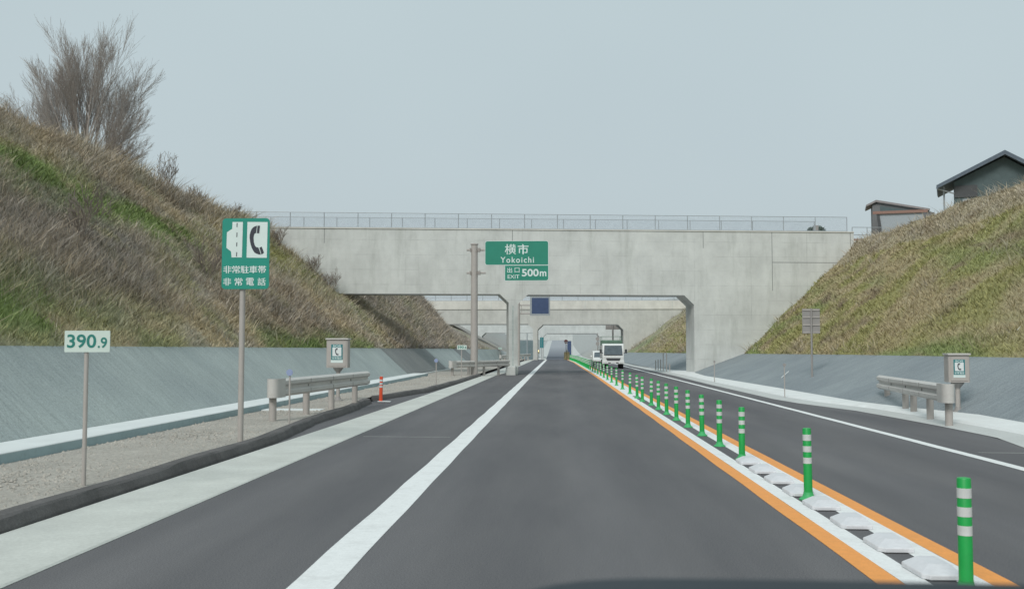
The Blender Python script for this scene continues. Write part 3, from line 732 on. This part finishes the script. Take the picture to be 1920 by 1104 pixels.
for nm, tx_, bxx, bo in (('character','横',(675,262,832,405),.008),('character','市',(855,262,1006,405),.012),('place_name','Yokoichi',(615,440,1080,522),.014)):
    lettering(nm, tx_, *exr(*bxx), -.139, 'letter', up, bo, gap=1.22 if len(tx_) > 2 else 1)
for nm, tx_, bxx, bo in (('character','出',(710,587,778,660),.008),('character','口',(812,590,880,658),.008),('exit_word','EXIT',(715,688,878,740),.008),('numerals','500',(912,607,1146,712),.025),('unit','m',(1160,642,1252,710),.025)):
    lettering(nm, tx_, *exr(*bxx), -.139, 'letter', lo, bo)

# blank display board on its own mast behind the first bridge
r = empty('display_board', (-3.68, 95, 0), 0, 'square dark navy display board on a mast seen under the nearest bridge', 'display board')
MB().tube((0,0,-.05), (0,0,6.35), .17, .15, 14).build('mast', 'post_paint', r, True)
MB().box(1.10, 3.0, -.05, .28, 4.76, 6.62, .02).build('cabinet', 'galv', r)
MB().box(1.27, 2.87, -.06, -.05, 4.93, 6.43).build('screen', 'vms', r)
for z in (4.95, 5.75): MB().tube((-.3, .1, z), (1.3, .1, z), .06, .06, 8).build('arm', 'post_paint', r)
MB().tube((.3,.1,4.95),(.3,.1,5.75),.03,.03,6).build('brace','post_paint',r)

# back of a sign on the oncoming side
r = empty('sign_back', (9.3, 37.2, .1), 0, 'grey back of a square sign standing at the foot of the slope lining', 'road sign')
MB().tube((0,0,0), (0,0,2.98), .036, .036, 12).build('post', 'sign_back', r, True)
pn = MB().box(-.32, .32, .03, .05, 2.06, 2.97).build('panel', 'sign_back', r)
for z in (2.10, 2.38, 2.66, 2.92): MB().box(-.31, .31, .0, .03, z-.022, z+.022).build('stiffener', 'post_paint', pn)
r = empty('sign_back', (8.6, 156, 0), 0, 'broad grey sign back on a post above the truck, beyond the second bridge', 'road sign')
MB().tube((0,0,-1), (0,0,5.3), .13, .13, 10).build('post', 'sign_back', r)
pn = MB().box(-1.1, 1.4, .12, .2, 4.6, 5.6).build('panel', 'sign_back', r)
r = empty('roadside_marker', (7.6, 190, -.8), 0, 'post with two stacked round plates seen left of the truck', 'road sign')
MB().tube((0,0,-1), (0,0,5.4), .08, .08, 8).build('post', 'sign_back', r)
for z in (4.3, 3.4): MB().tube((0,-.06,z), (0,-.1,z), .36, .36, 16).build('plate', 'sign_back', r)

# ------------------------------------------------------------------ delineators
proto = empty('delineator_post', (2.67, 6.77, .004), 0, 'x', 'delineator post', 'green banded delineator posts down the centre line')
def ring(z0, z1, r, m, nm):
    return MB().lathe([(r, z0), (r, z1)], n=24).build(nm, m, proto, True)
MB().lathe([(.048,.03),(.045,.10),(.044,.745),(.040,.752),(.02,.756)], n=24).build('tube', 'post_green', proto, True)
for a, c in ((.068,.132),(.19,.252),(.311,.374)): ring(.755-c, .755-a, .0458, 'band', 'reflective_band')
MB().lathe([(.098,0),(.095,.010),(.065,.03),(.052,.06),(.049,.08)], n=24).build('base', 'post_base', proto, True)
PY = [6.77, 10.9, 14.75]+[16.75+2.0*i for i in range(9)]+[36.0, 40.1, 44.1]+[48.1+4*i for i in range(8)]+[79+2.2*i for i in range(32)]
ORD = ['nearest','second','third','fourth','fifth','sixth','seventh','eighth','ninth','tenth','eleventh','twelfth','thirteenth','fourteenth','fifteenth']
for i, y in enumerate(PY):
    o = proto if i == 0 else copy_tree(proto)
    o.location = (2.665+cs(y) if y < 30 else 2.58+cs(y), y, .004)
    o.rotation_euler = (0, 0, 1) if i == 0 else (random.gauss(0,.010), random.gauss(0,.010), random.random()*6)
    if i == 0: lab = 'nearest and largest green post with three white bands, at the frame edge'
    elif i == 1: lab = 'second nearest green banded post, standing behind the row of white blocks'
    elif i == 2: lab = 'third green banded post, where the row of white blocks ends'
    elif i < 15: lab = ORD[i]+' green banded post counting away from the camera along the centre line'
    elif i < 23: lab = 'distant green banded post beside the oncoming truck, in the spaced-out row'
    else: lab = 'tiny far green banded post in the close-packed row beyond the truck'
    o['label'] = lab
# white lane blocks
def blockmesh():
    b = MB(); X0, X1, Y0, Y1 = -.135, .13, -.28, .22
    lo = [(X0+.04,Y0),(X1,Y0),(X1,Y1),(X0+.04,Y1),(X0,Y1-.05),(X0,Y0+.06)]
    L = [(*p, 0) for p in lo]+[(*p, .035) for p in lo]
    tp = [(X0+.12,Y0+.17),(X1-.02,Y0+.17),(X1-.02,Y1-.05),(X0+.12,Y1-.05),(X0+.10,Y1-.07),(X0+.10,Y0+.19)]
    L += [(*p, .08) for p in tp]
    F = [tuple(range(5,-1,-1)), tuple(range(12,18))]
    for r_ in (0, 6):
        for i in range(6): j = (i+1) % 6; F.append((r_+i, r_+j, r_+6+j, r_+6+i))
    return b.add(L, F)
bp = blockmesh().build('lane_block', 'block')
bv = bp.modifiers.new('soft', 'BEVEL'); bv.width = .005; bv.segments = 1; bv.limit_method = 'ANGLE'
BY = [7.42, 8.36, 9.38, 10.42, 11.36, 12.35, 13.32, 14.3]
BL = ['nearest white block on the centre line, cut by the frame beside the nearest post','second nearest white block on the centre line','third white block, midway between the two nearest posts','white block standing just in front of the second green post','white block just behind the second green post','sixth white block from the camera on the centre line','second last white block before the third green post','farthest white block, at the foot of the third green post']
for i, y in enumerate(BY):
    o = bp if i == 0 else bp.copy()
    if i: COL.objects.link(o)
    o.location = (2.66, y, .006); o.rotation_euler.z = random.gauss(0, .02)
    tag(o, BL[i], 'lane block', 'white blocks on the centre line')

# orange post in the curb gap
r = empty('orange_delineator', (-5.28, 29.9, .03), 0, 'orange post with pale bands in the gap of the dark curb', 'delineator post'); r.rotation_euler = (0, .02, 0)
MB().lathe([(.055,.02),(.052,.1),(.050,.74),(.03,.75)], n=20).build('tube', 'orange_post', r, True)
for a, c in ((.60,.66),(.50,.56),(.42,.47)): MB().lathe([(.0525,a),(.0525,c)], n=20).build('reflective_band', 'band', r, True)
MB().box(-.08, .30, -.10, .10, 0, .02).build('base', 'sign_white', r)
# thin rods with round reflectors
def rod(loc, h, rr, label, m='blue_refl', thick=.014):
    r = empty('reflector_rod', loc, 0, label, 'reflector rod', 'thin reflector rods at the road edges')
    MB().tube((0,0,0), (0,0,h), thick, thick, 8).build('rod', 'post_paint', r)
    if rr: MB().tube((0,-.03,h), (0,-.012,h), rr, rr, 20).build('reflector', m, r)
rod((-5.24, 19.5, .08), 1.06, .065, 'thin rod with a pale blue round reflector in front of the guardrail', thick=.018)
rod((-5.02, 41.5, .08), 1.04, .08, 'thin rod with a faint round reflector beyond the orange post', thick=.022)
rod((7.25, 32.5, .06), 1.03, .05, 'slim rod standing on the pale strip below the square sign back', 'sign_back', .016)
rod((7.35, 47.5, .06), .95, .05, 'slim rod on the pale strip before the bridge abutment', 'sign_back', .02)
for i, (px, h) in enumerate(((6.98,.7),(7.05,.75),(7.12,.8),(7.2,1.25),(7.32,1.25),(7.42,.5))):
    rod((px+.02, 72-i*1.0, .1), h, 0, 'thin upright rod in the small cluster beyond the bridge abutment', thick=.03)
# pale sticks lying on the linings
for (x, y, z, ln, lab) in ((8.9, 40.5, .45, .42, 'short white stick leaning on the slate slope lining, farther one'), (9.05, 35.3, .25, .42, 'short white stick at the foot of the square sign back'), (12.2, 27.2, 2.1, .35, 'short white stick lying in the grass above the slope lining')):
    b = MB().tube((0,0,0), (ln*.8, .15, ln*.62), .014, .014, 6); o = b.build('white_stick', 'sign_white', None, False, (x, y, z)); tag(o, lab, 'stick')

# ------------------------------------------------------------------ guardrails
WP = [(0,0),(.035,.012),(.085,.05),(.085,.12),(.02,.165),(.02,.215),(.085,.26),(.085,.33),(.035,.368),(0,.38)]
def guardrail(p0, p1, zlow, posts, label, road, capend, zfoot=.1, ext=0, prad=.077):
    """beam from p0 (near) to p1 (far); road = +1 when the road lies toward +X"""
    p0 = Vector((p0[0], p0[1], 0)); p1 = Vector((p1[0], p1[1], 0))
    L = (p1-p0).length; ang = math.atan2((p1-p0).y, (p1-p0).x)
    r = empty('guardrail', (p0.x, p0.y, zfoot), ang, label, 'guardrail')
    sg = -1 if road > 0 else 1   # local +y is left of travel direction
    z0 = zlow-zfoot
    b = MB(); N = 24
    for s in range(N+1):
        x = L*s/N
        for d, z in WP: b.v.append((x, sg*(d+.09), z0+z))
        for d, z in WP: b.v.append((x, sg*(d+.084), z0+z))
    n = len(WP)
    for s in range(N):
        for kx in (0, n):
            for i in range(n-1):
                a = s*2*n+kx+i; b.f.append((a, a+1, a+1+2*n, a+2*n))
    b.build('beam', 'rail_paint', r, True)
    # splice plates and bolts
    q = MB()
    for x in [L*.28, L*.52, L*.76]:
        for d, z in ((.176, .085), (.176, .295)):
            q.box(x-.012, x+.012, min(sg*.17, sg*.180), max(sg*.17, sg*.180), z0+z-.045, z0+z+.045)
        q.tube((x, sg*.10, z0+.19), (x, sg*.125, z0+.19), .03, .03, 8)
    q.build('bolts', 'sign_back', r)
    # rounded end sleeve
    c = MB(); rad = .13; cy = sg*(.175-rad); seg = 10; vs = []
    for i in range(seg+1):
        t = math.pi*i/seg; xx = -rad*math.sin(t)*1.2; yy = cy+sg*rad*math.cos(t)
        vs += [(xx, yy, z0-.005), (xx, yy, z0+.385)]
    vs = [(.35, cy+sg*rad*1.03, z0-.005), (.35, cy+sg*rad*1.03, z0+.385)]+vs+[(.18, cy-sg*rad, z0-.005), (.18, cy-sg*rad, z0+.385)]
    c.add(vs, [(2*i, 2*i+1, 2*i+3, 2*i+2) for i in range(len(vs)//2-1)])
    c.build('end_sleeve', 'rail_paint', r, True)
    for x in posts: MB().tube((x, 0, -.1), (x, 0, z0+.33), prad, prad, 16).build('post', 'post_paint', r, True)
    return r
guardrail((-5.90, 20.55), (-5.42, 28.0), .60, [.08, 2.3, 4.3, 6.5], 'near beige guardrail in front of the emergency telephone on the verge', 1, True)
guardrail((8.07, 21.1), (8.98, 28.2), .50, [.12, 1.75, 3.4, 4.3, 6.6], 'beige guardrail beside the phone on the oncoming side', -1, True, .12)
guardrail((-5.95, 55.8), (-3.05, 61.5), .55, [.2, 1.9, 3.6, 5.3], 'beige guardrail curving round the foot of the thick sign pole', 1, True, .1)
guardrail((-6.4, 112), (-3.9, 142), .55, [.2, 4, 8, 12, 16, 20, 24, 28], 'distant guardrail running up to the second bridge pier', 1, True, .1)
b = MB().box(-3.15, -2.55, 61.2, 65.6, -.02, .55, .04); tag(b.build('pier_guard', 'conc'), 'low beige block guarding the foot of the nearest bridge pier', 'barrier block')

# ------------------------------------------------------------------ emergency telephones
def phone(loc, w, h, zb, label, seen_depth=.35, tilt=0):
    r = empty('emergency_telephone', loc, tilt, label, 'emergency telephone', 'emergency telephone boxes')
    z0 = zb-loc[2]; z1 = z0+h; a = w/2
    MB().box(-a, a, -.18, seen_depth-.18, z0, z1-.03, .015).build('housing', 'post_paint', r)
    MB().box(-a-.02, a+.02, -.22, seen_depth-.16, z1-.03, z1+.01).build('lid', 'rail_paint', r)
    dr = MB().box(-a+.05, a-.05, -.195, -.18, z0+.04, z1-.07).build('door', 'post_paint', r)
    MB().lathe([(.15,z0-.02-.0),(.15,z0)], n=16).build('collar', 'sign_back', r)
    MB().lathe([(.055,z0-.16),(.06,z0-.13),(.15,z0-.02)], n=16).build('bracket', 'sign_back', r)
    MB().tube((0,0,.06), (0,0,z0-.14), .055, .055, 16).build('post', 'post_paint', r, True)
    MB().lathe([(.16,0),(.16,.03),(.09,.05),(.06,.13)], n=16).build('base', 'sign_back', r)
    pw = w*.27; pt = z0+h*.80; pb = z0+h*.27
    pl = flat([(-pw, pt), (pw, pt), (pw, pb), (-pw, pb)], -.198).build('notice', 'teal', dr)
    ph = pt-pb
    flat([(-pw*.78, pt-ph*.20), (pw*.78, pt-ph*.20), (pw*.78, pb+ph*.24), (-pw*.78, pb+ph*.24)], -.2).build('white_square', 'sign_white', pl)
    m = MB(); s = ph*.47; handset(m, -s*.25, pb+ph*.29, s, -.202); m.build('handset', 'black', pl)
    lettering('characters', 'SOS', -pw*.7, pw*.7, pt-ph*.17, pt-ph*.04, -.2, 'letter', pl, .02)
    lettering('characters', '非常電話', -pw*.85, pw*.85, pb+ph*.04, pb+ph*.19, -.2, 'letter', pl, .012)
    flat([(-pw*1.05, pb-.005), (pw*1.05, pb-.005), (pw*1.05, pb-h*.10), (-pw*1.05, pb-h*.10)], -.198).build('label_plate', 'letter', dr)
phone((-6.35, 28.9, .1), .62, .84, 1.06, 'beige telephone box with SOS notice behind the near guardrail on the verge')
phone((9.28, 23.8, .13), .46, .66, .83, 'beige telephone box with SOS notice beside the slate slope lining', .45, R(-8))
tag(MB().box(9.6, 10.1, 23.0, 23.5, .2, .26, .02).build('cover_plate', 'dark'), 'small dark cover plate on the pale strip beside the phone post', 'cover plate')

# ------------------------------------------------------------------ truck
r = empty('cab_over_truck', (4.54, 81.9, 0), 0, 'white cab-over light truck with green tarp load driving toward the camera', 'truck')
hw = .86
def ysec(pts, x0, x1, name, m, parent):  # profile in (y,z) extruded along x
    n = len(pts); b = MB(); b.add([(x0, y, z) for y, z in pts]+[(x1, y, z) for y, z in pts], [tuple(range(n)), tuple(range(2*n-1, n-1, -1))]+[(i, (i+1) % n, n+(i+1) % n, n+i) for i in range(n)])
    o = b.build(name, m, parent); q = o.modifiers.new('soft', 'BEVEL'); q.width = .035; q.segments = 3; return o
ysec([(0,.55),(-.02,.95),(.03,1.15),(.28,1.92),(.45,2.02),(1.55,2.04),(1.6,.5)], -hw, hw, 'cab', 'cab_white', r)
b = MB()
for (za, ya), (zc, yc) in (((1.13,.00),(1.88,.245)),): b.add([(-.76,ya-.01,za),(.76,ya-.01,za),(.70,yc-.01,zc),(-.70,yc-.01,zc)], [(0,1,2,3)])
b.build('windscreen', 'glass', r)
MB().box(-.74, .74, -.03, .005, 1.09, 1.135).build('wiper_panel', 'dark', r)
gr_ = MB().add([(-.60,-.035,.86),(.60,-.035,.86),(.48,-.045,.62),(-.48,-.045,.62)], [(0,1,2,3)]).build('grille', 'dark', r)
MB().box(-.90, .90, -.12, .05, .40, .63, .03).build('bumper', 'cab_white', r)
for s in (-1, 1):
    MB().box(s*.66-.14, s*.66+.14, -.125, -.12, .42, .52).build('headlight', 'lampglass', r)
    MB().box(s*.32-.10, s*.32+.10, -.125, -.12, .43, .51).build('bumper_vent', 'dark', r)
    mi = MB().box(s*1.02-.09, s*1.02+.09, -.12, -.02, 1.25, 1.58, .03).build('mirror', 'dark', r)
    MB().tube((s*.84, .05, 1.25), (s*1.0, -.05, 1.33), .02, .02, 6).build('arm', 'dark', mi)
    for yy in (.75, 3.6):
        w = MB().tube((s*.72-.12, yy, .36), (s*.72+.12, yy, .36), .36, .36, 20).build('wheel', 'tyre', r)
        MB().tube((s*.72+s*.121, yy, .36), (s*.72+s*.13, yy, .36), .19, .19, 14).build('rim', 'chrome', w)
MB().box(-.16, .16, -.128, -.122, .44, .52).build('number_plate', 'sign_white', r)
MB().box(-.7, .7, .3, 4.6, .42, .6).build('chassis', 'dark', r)
MB().box(-.88, .88, 1.75, 4.9, .8, 1.9).build('cargo_bed', 'chrome', r)
MB().box(-.84, .84, 1.8, 4.8, 1.9, 2.33, .05).build('tarpaulin', 'tarp', r)
fr = MB()
for s in (-1, 1):
    for yy in (1.85, 4.7): fr.tube((s*.84, yy, 1.9), (s*.84, yy, 2.62), .02, .02, 6)
    fr.tube((s*.84, 1.85, 2.62), (s*.84, 4.7, 2.62), .02, .02, 6)
fr.tube((-.84, 1.85, 2.62), (.84, 1.85, 2.62), .02, .02, 6); fr.build('load_frame', 'tarp', r)
# van behind it
r = empty('white_van', (4.02, 93, 0), 0, 'small white van mostly hidden behind the oncoming truck', 'van')
ysec([(0,.32),(-.03,.62),(.55,.80),(.95,1.32),(1.2,1.40),(3.4,1.42),(3.45,.32)], -.72, .72, 'body', 'cab_white', r)
b = MB(); b.add([(-.62,.56,.825),(.62,.56,.825),(.56,.91,1.285),(-.56,.91,1.285)], [(0,1,2,3)]); b.build('windscreen', 'glass', r)
for s in (-1, 1):
    MB().box(s*.56-.12, s*.56+.12, -.04, -.02, .48, .60).build('headlight', 'lampglass', r)
    MB().box(s*.86-.08, s*.86+.08, .6, .7, .86, 1.0, .02).build('mirror', 'cab_white', r)
    for yy in (.6, 2.8):
        w = MB().tube((s*.63-.08, yy, .28), (s*.63+.08, yy, .28), .28, .28, 16).build('wheel', 'tyre', r)
        MB().tube((s*.711, yy, .28), (s*.72, yy, .28), .16, .16, 12).build('rim', 'chrome', w)
MB().box(-.70, .70, -.05, .02, .3, .46).build('bumper', 'dark', r)

# ------------------------------------------------------------------ end of the post row and small things around the far bridges
r = empty('crash_cushion', (1.42, 151, 0), 0, 'pair of faded yellow cushion drums where the centre posts end', 'crash cushion')
for dx in (-.2, .2): MB().lathe([(.22,-.1),(.24,.1),(.20,.5),(.22,.9),(.20,1.15)], (dx,0,0), 16).build('drum', 'yellow', r, True)
MB().lathe([(.20,.0),(.20,.3)], (0,0,1.15), 16).build('cap', 'band', r)
r = empty('keep_side_sign', (1.35, 156, -.1), 0, 'thin pole topped by a red and white round plate at the end of the posts', 'road sign')
MB().tube((0,0,-.2), (0,0,2.9), .05, .05, 8).build('pole', 'galv', r)
pl = MB().tube((0,-.06,2.85), (0,-.03,2.85), .30, .30, 20).build('plate', 'red', r)
MB().box(-.28, .28, -.07, -.061, 2.72, 2.84).build('white_bar', 'sign_white', pl)
r = empty('small_green_sign', (-3.1, 200, -.9), 0, 'narrow teal sign beside the second bridge pier', 'road sign')
MB().tube((0,0,-.5), (0,0,5), .06, .06, 8).build('post', 'galv', r)
MB().box(-.35, .35, -.05, 0, 2.7, 4.8).build('panel', 'teal', r)
r = empty('warning_lamp', (-3.25, 170, -.4), 0, 'lit amber lamp beside the second bridge pier', 'lamp')
MB().tube((0,0,-.3), (0,0,1.55), .05, .05, 8).build('post', 'yellow', r)
MB().lathe([(.20,1.2),(.22,1.4),(.2,1.9)], n=14).build('housing', 'yellow', r)
MB().tube((0,-.24,1.66), (0,-.21,1.66), .12, .12, 16).build('lens', 'amber', r)
r = empty('screen_wall', (-7.6, 205, -1.2), 0, 'dark grey screen wall under the third bridge', 'wall')
MB().box(0, 3.6, 0, .3, 0, 4.5).build('panel', 'hedge', r)
r = empty('lamp_pole', (-6.1, 203, -1.2), 0, 'slim grey pole in front of the dark screen wall', 'pole')
MB().tube((0,0,0), (0,0,6), .12, .10, 8).build('pole', 'galv', r)

# ------------------------------------------------------------------ houses on the slope
r = empty('gabled_house', (22.55, 60, 8.6), -R(21), 'dark gabled house with overhanging tiled roof on top of the slope', 'house')
MB().prism([(.85,0),(4.8,0),(4.8,3.3),(3.57,4.15),(.85,2.85)], .3, 3.6).build('wall', 'wall_dark', r)
def slab(p, q, t, y0, y1): return [(p[0], p[1]), (q[0], q[1]), (q[0], q[1]+t), (p[0], p[1]+t)]
rf = MB().prism([(-.05,2.48),(3.57,4.24),(3.57,4.43),(-.10,2.62)], -.35, 4).prism([(3.572,4.24),(5.2,3.2),(5.28,3.34),(3.572,4.43)], -.35, 4).build('roof', 'rooft', r)
MB().prism([(-.10,2.40),(3.57,4.17),(5.2,3.12),(5.26,3.21),(3.57,4.29),(-.12,2.50)], -.41, -.35).build('fascia', 'rooft', rf)
MB().tube((.30,.35,0), (.30,.35,2.6), .05, .05, 8).build('downpipe', 'galv', r)
MB().tube((-.05,-.2,2.42), (.85,.2,2.15), .04, .04, 8).build('gutter_pipe', 'galv', r)
MB().box(1.3, 1.85, .27, .3, 1.2, 1.8).build('window', 'tin', r)
MB().box(.86, 2.1, .24, .3, 1.9, 2.6).build('porch_board', 'dark', r)
r = empty('television_aerial', (28.05, 62, 8.6), 0, 'television aerial on a thin mast beside the gabled house', 'aerial')
MB().tube((0,0,0), (0,0,4.25), .03, .03, 6).build('mast', 'galv', r)
q = MB()
for i in range(5): q.tube((-.25+.1*i, -.2, 4.2), (-.25+.1*i, .2, 4.3), .015, .015, 5)
q.tube((-.3,0,4.2), (.3,0,4.28), .02, .02, 5); q.build('antenna', 'galv', r)
r = empty('lean_to_shed', (23.05, 75.2, 8.45), -R(15), 'weathered lean-to shed with a single sloping roof beside the bridge end', 'shed')
MB().prism([(.35,0),(4.6,0),(4.6,3.1),(3.7,3.35),(.85,4.0),(.35,3.85)], .2, 2.6).build('wall', 'wall_plank', r)
rf = MB().prism([(-.05,3.72),(.62,4.02),(.62,4.18),(-.08,3.84)], 0, 2.8).prism([(.622,4.02),(4.3,3.24),(4.32,3.38),(.622,4.18)], 0, 2.8).build('roof', 'fascia', r)
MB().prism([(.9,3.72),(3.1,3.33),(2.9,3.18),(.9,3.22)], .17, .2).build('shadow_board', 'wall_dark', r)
ln = MB().prism([(.75,0),(3.7,0),(3.7,2.9),(.75,2.9)], -1.6, .1).build('lean_to', 'tin', r)
MB().box(.3, 4.0, -1.75, -1.6, 2.9, 3.1).build('beam', 'rust', ln)
MB().add([(.55,-1.7,2.9),(.75,-1.7,2.9),(1.15,-1.7,.0),(.9,-1.7,.0)], [(0,1,2,3)]).build('brace', 'dark', ln)
# graffiti-coloured low panel and reddish roof edge just past the bridge
tag(MB().box(20.1, 22.0, 69.6, 69.75, 8.4, 9.0).build('low_board', 'sign_white'), 'low whitish board between the bridge end and the shed', 'board')
tag(MB().box(20.1, 22.2, 70.0, 70.5, 9.0, 9.2).build('rusty_beam', 'rust'), 'reddish beam lying above the low whitish board', 'beam')

# evergreen dome peeping over the bridge
r = empty('round_evergreen', (30.7, 120, 9.6), 0, 'rounded dark evergreen showing above the bridge fence', 'tree')
MB().lathe([(.22,0),(.16,3),(.08,5)], n=10).build('trunk', 'bark', r)
N = 6000; th = rng.random(N)*2*np.pi; ph = np.arccos(rng.random(N)*1.7-.7); rad = (.72+.3*fbm(th*2, ph*2))*(.8+.25*rng.random(N))
cx = np.stack([rad*np.sin(ph)*np.cos(th)*1.5, rad*np.sin(ph)*np.sin(th)*1.5, 5.1+rad*np.cos(ph)*1.55], 1)
dv = rng.normal(0, .07, (N, 3, 3)); V = (cx[:, None]+dv).reshape(-1, 3)
me = bpy.data.meshes.new('crown'); me.from_pydata(V.tolist(), [], np.arange(3*N).reshape(-1, 3).tolist()); me.update()
cc = np.repeat(np.array([[.06,.10,.06]])*(.6+.8*rng.random((N, 1))), 3, 0)
a = me.color_attributes.new('tint', 'FLOAT_COLOR', 'POINT'); a.data.foreach_set('color', np.column_stack([cc, np.ones(3*N)]).astype('f').ravel())
me.materials.append(M['leaf']); o = bpy.data.objects.new('crown', me); COL.objects.link(o); o.parent = r
tag(MB().box(30.0, 30.5, 118, 118.5, 9, 16.0).build('water_tank', 'sign_back'), 'grey box tank standing in front of the round evergreen', 'tank')

# pebbles on the verge
n = 4200; y = 7.5*(58/7.5)**rng.random(n); x = -5.1-rng.random(n)**1.0*2.1
b = MB()
for i in range(n):
    s = random.uniform(.008, .028)*(1+y[i]/40); X, Y = float(x[i]), float(y[i])
    if X > cback(Y)-.02: continue
    pts = [(X+s*math.cos(k*1.257+i)*random.uniform(.7,1.2), Y+s*math.sin(k*1.257+i)*random.uniform(.7,1.2), .10) for k in range(5)]
    b.add(pts+[(X, Y, .105+s*.7)], [(k, (k+1) % 5, 5) for k in range(5)])
tag(b.build('gravel_stones', 'gravel'), 'loose stones scattered over the gravel verge', 'gravel', kind='stuff')

# ------------------------------------------------------------------ the car we sit in: top edge of its dashboard
r = MB(); prof = []
for i in range(25):
    t = i/24; X = -.04+1.1*t**1.6
    top = 1.4000-.02*math.exp(-(X+.04)*26)-.008*X
    prof.append((X, top))
vs = []
for X, zt_ in prof: vs += [(X, .93, zt_-.12), (X, .93, zt_-.012), (X, .90, zt_), (X, .55, zt_-.02), (X, .45, zt_-.12)]
fs = []
for j in range(len(prof)-1):
    for i in range(4): a = j*5+i; fs.append((a, a+1, a+6, a+5))
r.add(vs, fs); o = r.build('car_dashboard', 'dash', None, True); tag(o, 'dark blurred dashboard top of the car at the bottom edge', 'dashboard')

# ------------------------------------------------------------------ world, sun, camera
w = bpy.data.worlds.new('World'); scn.world = w; w.use_nodes = True; nt = w.node_tree
bg = nt.nodes['Background']; sky = nt.nodes.new('ShaderNodeTexSky'); sky.sky_type = 'NISHITA'; sky.sun_disc = False
sky.sun_elevation = R(42); sky.sun_rotation = R(200); sky.dust_density = 4; sky.air_density = 1.0
bg2 = nt.nodes.new('ShaderNodeBackground'); mixs = nt.nodes.new('ShaderNodeAddShader')
nt.links.new(sky.outputs[0], bg.inputs['Color']); bg.inputs['Strength'].default_value = .012
# overcast cloud deck: soft grey, a touch brighter toward the lower middle, faint mottling
tc = nt.nodes.new('ShaderNodeTexCoord'); sp_ = nt.nodes.new('ShaderNodeSeparateXYZ'); nt.links.new(tc.outputs['Generated'], sp_.inputs[0])
rr_ = nt.nodes.new('ShaderNodeValToRGB'); nt.links.new(sp_.outputs[2], rr_.inputs['Fac'])
e = rr_.color_ramp.elements; e[0].position = 0; e[0].color = (.465,.53,.555,1); e[1].position = .45; e[1].color = (.50,.60,.618,1)
e.new(.16); e[1].position = .16; e[1].color = (.485,.565,.588,1)
nz = nt.nodes.new('ShaderNodeTexNoise'); nz.inputs['Scale'].default_value = 2.2; nz.inputs['Detail'].default_value = 3; nt.links.new(tc.outputs['Generated'], nz.inputs['Vector'])
nr = nt.nodes.new('ShaderNodeValToRGB'); nt.links.new(nz.outputs['Fac'], nr.inputs['Fac']); nr.color_ramp.elements[0].position = .3; nr.color_ramp.elements[0].color = (.97,.97,.975,1); nr.color_ramp.elements[1].position = .7; nr.color_ramp.elements[1].color = (1.02,1.02,1.02,1)
mm = nt.nodes.new('ShaderNodeMix'); mm.data_type = 'RGBA'; mm.blend_type = 'MULTIPLY'; mm.inputs[0].default_value = 1
nt.links.new(rr_.outputs[0], mm.inputs[6]); nt.links.new(nr.outputs[0], mm.inputs[7]); nt.links.new(mm.outputs[2], bg2.inputs['Color']); bg2.inputs['Strength'].default_value = 1.0
nt.links.new(bg.outputs[0], mixs.inputs[0]); nt.links.new(bg2.outputs[0], mixs.inputs[1]); nt.links.new(mixs.outputs[0], nt.nodes['World Output'].inputs['Surface'])

sl = bpy.data.lights.new('sun', 'SUN'); sl.energy = 1.8; sl.angle = R(22); sl.color = (1,.97,.93)
so = bpy.data.objects.new('sun', sl); COL.objects.link(so)
az = R(200); el = R(42)
sd = Vector((math.sin(az)*math.cos(el), math.cos(az)*math.cos(el), math.sin(el)))
so.rotation_euler = sd.to_track_quat('Z', 'Y').to_euler()

cam = bpy.data.cameras.new('camera'); cam.sensor_width = 36; cam.lens = 1880/1920*36; cam.clip_start = .05; cam.clip_end = 6000
cam.dof.use_dof = True; cam.dof.focus_distance = 45; cam.dof.aperture_fstop = 5.6
co = bpy.data.objects.new('camera', cam); COL.objects.link(co); co.location = (0, 0, 1.6)
co.rotation_euler = (R(90+3.1056), 0, R(2.585)); scn.camera = co
scn.view_settings.view_transform = 'Standard'; scn.view_settings.look = 'None'; scn.view_settings.exposure = 0; scn.view_settings.gamma = 1
scn.cycles.transparent_max_bounces = 12; scn.cycles.max_bounces = 5
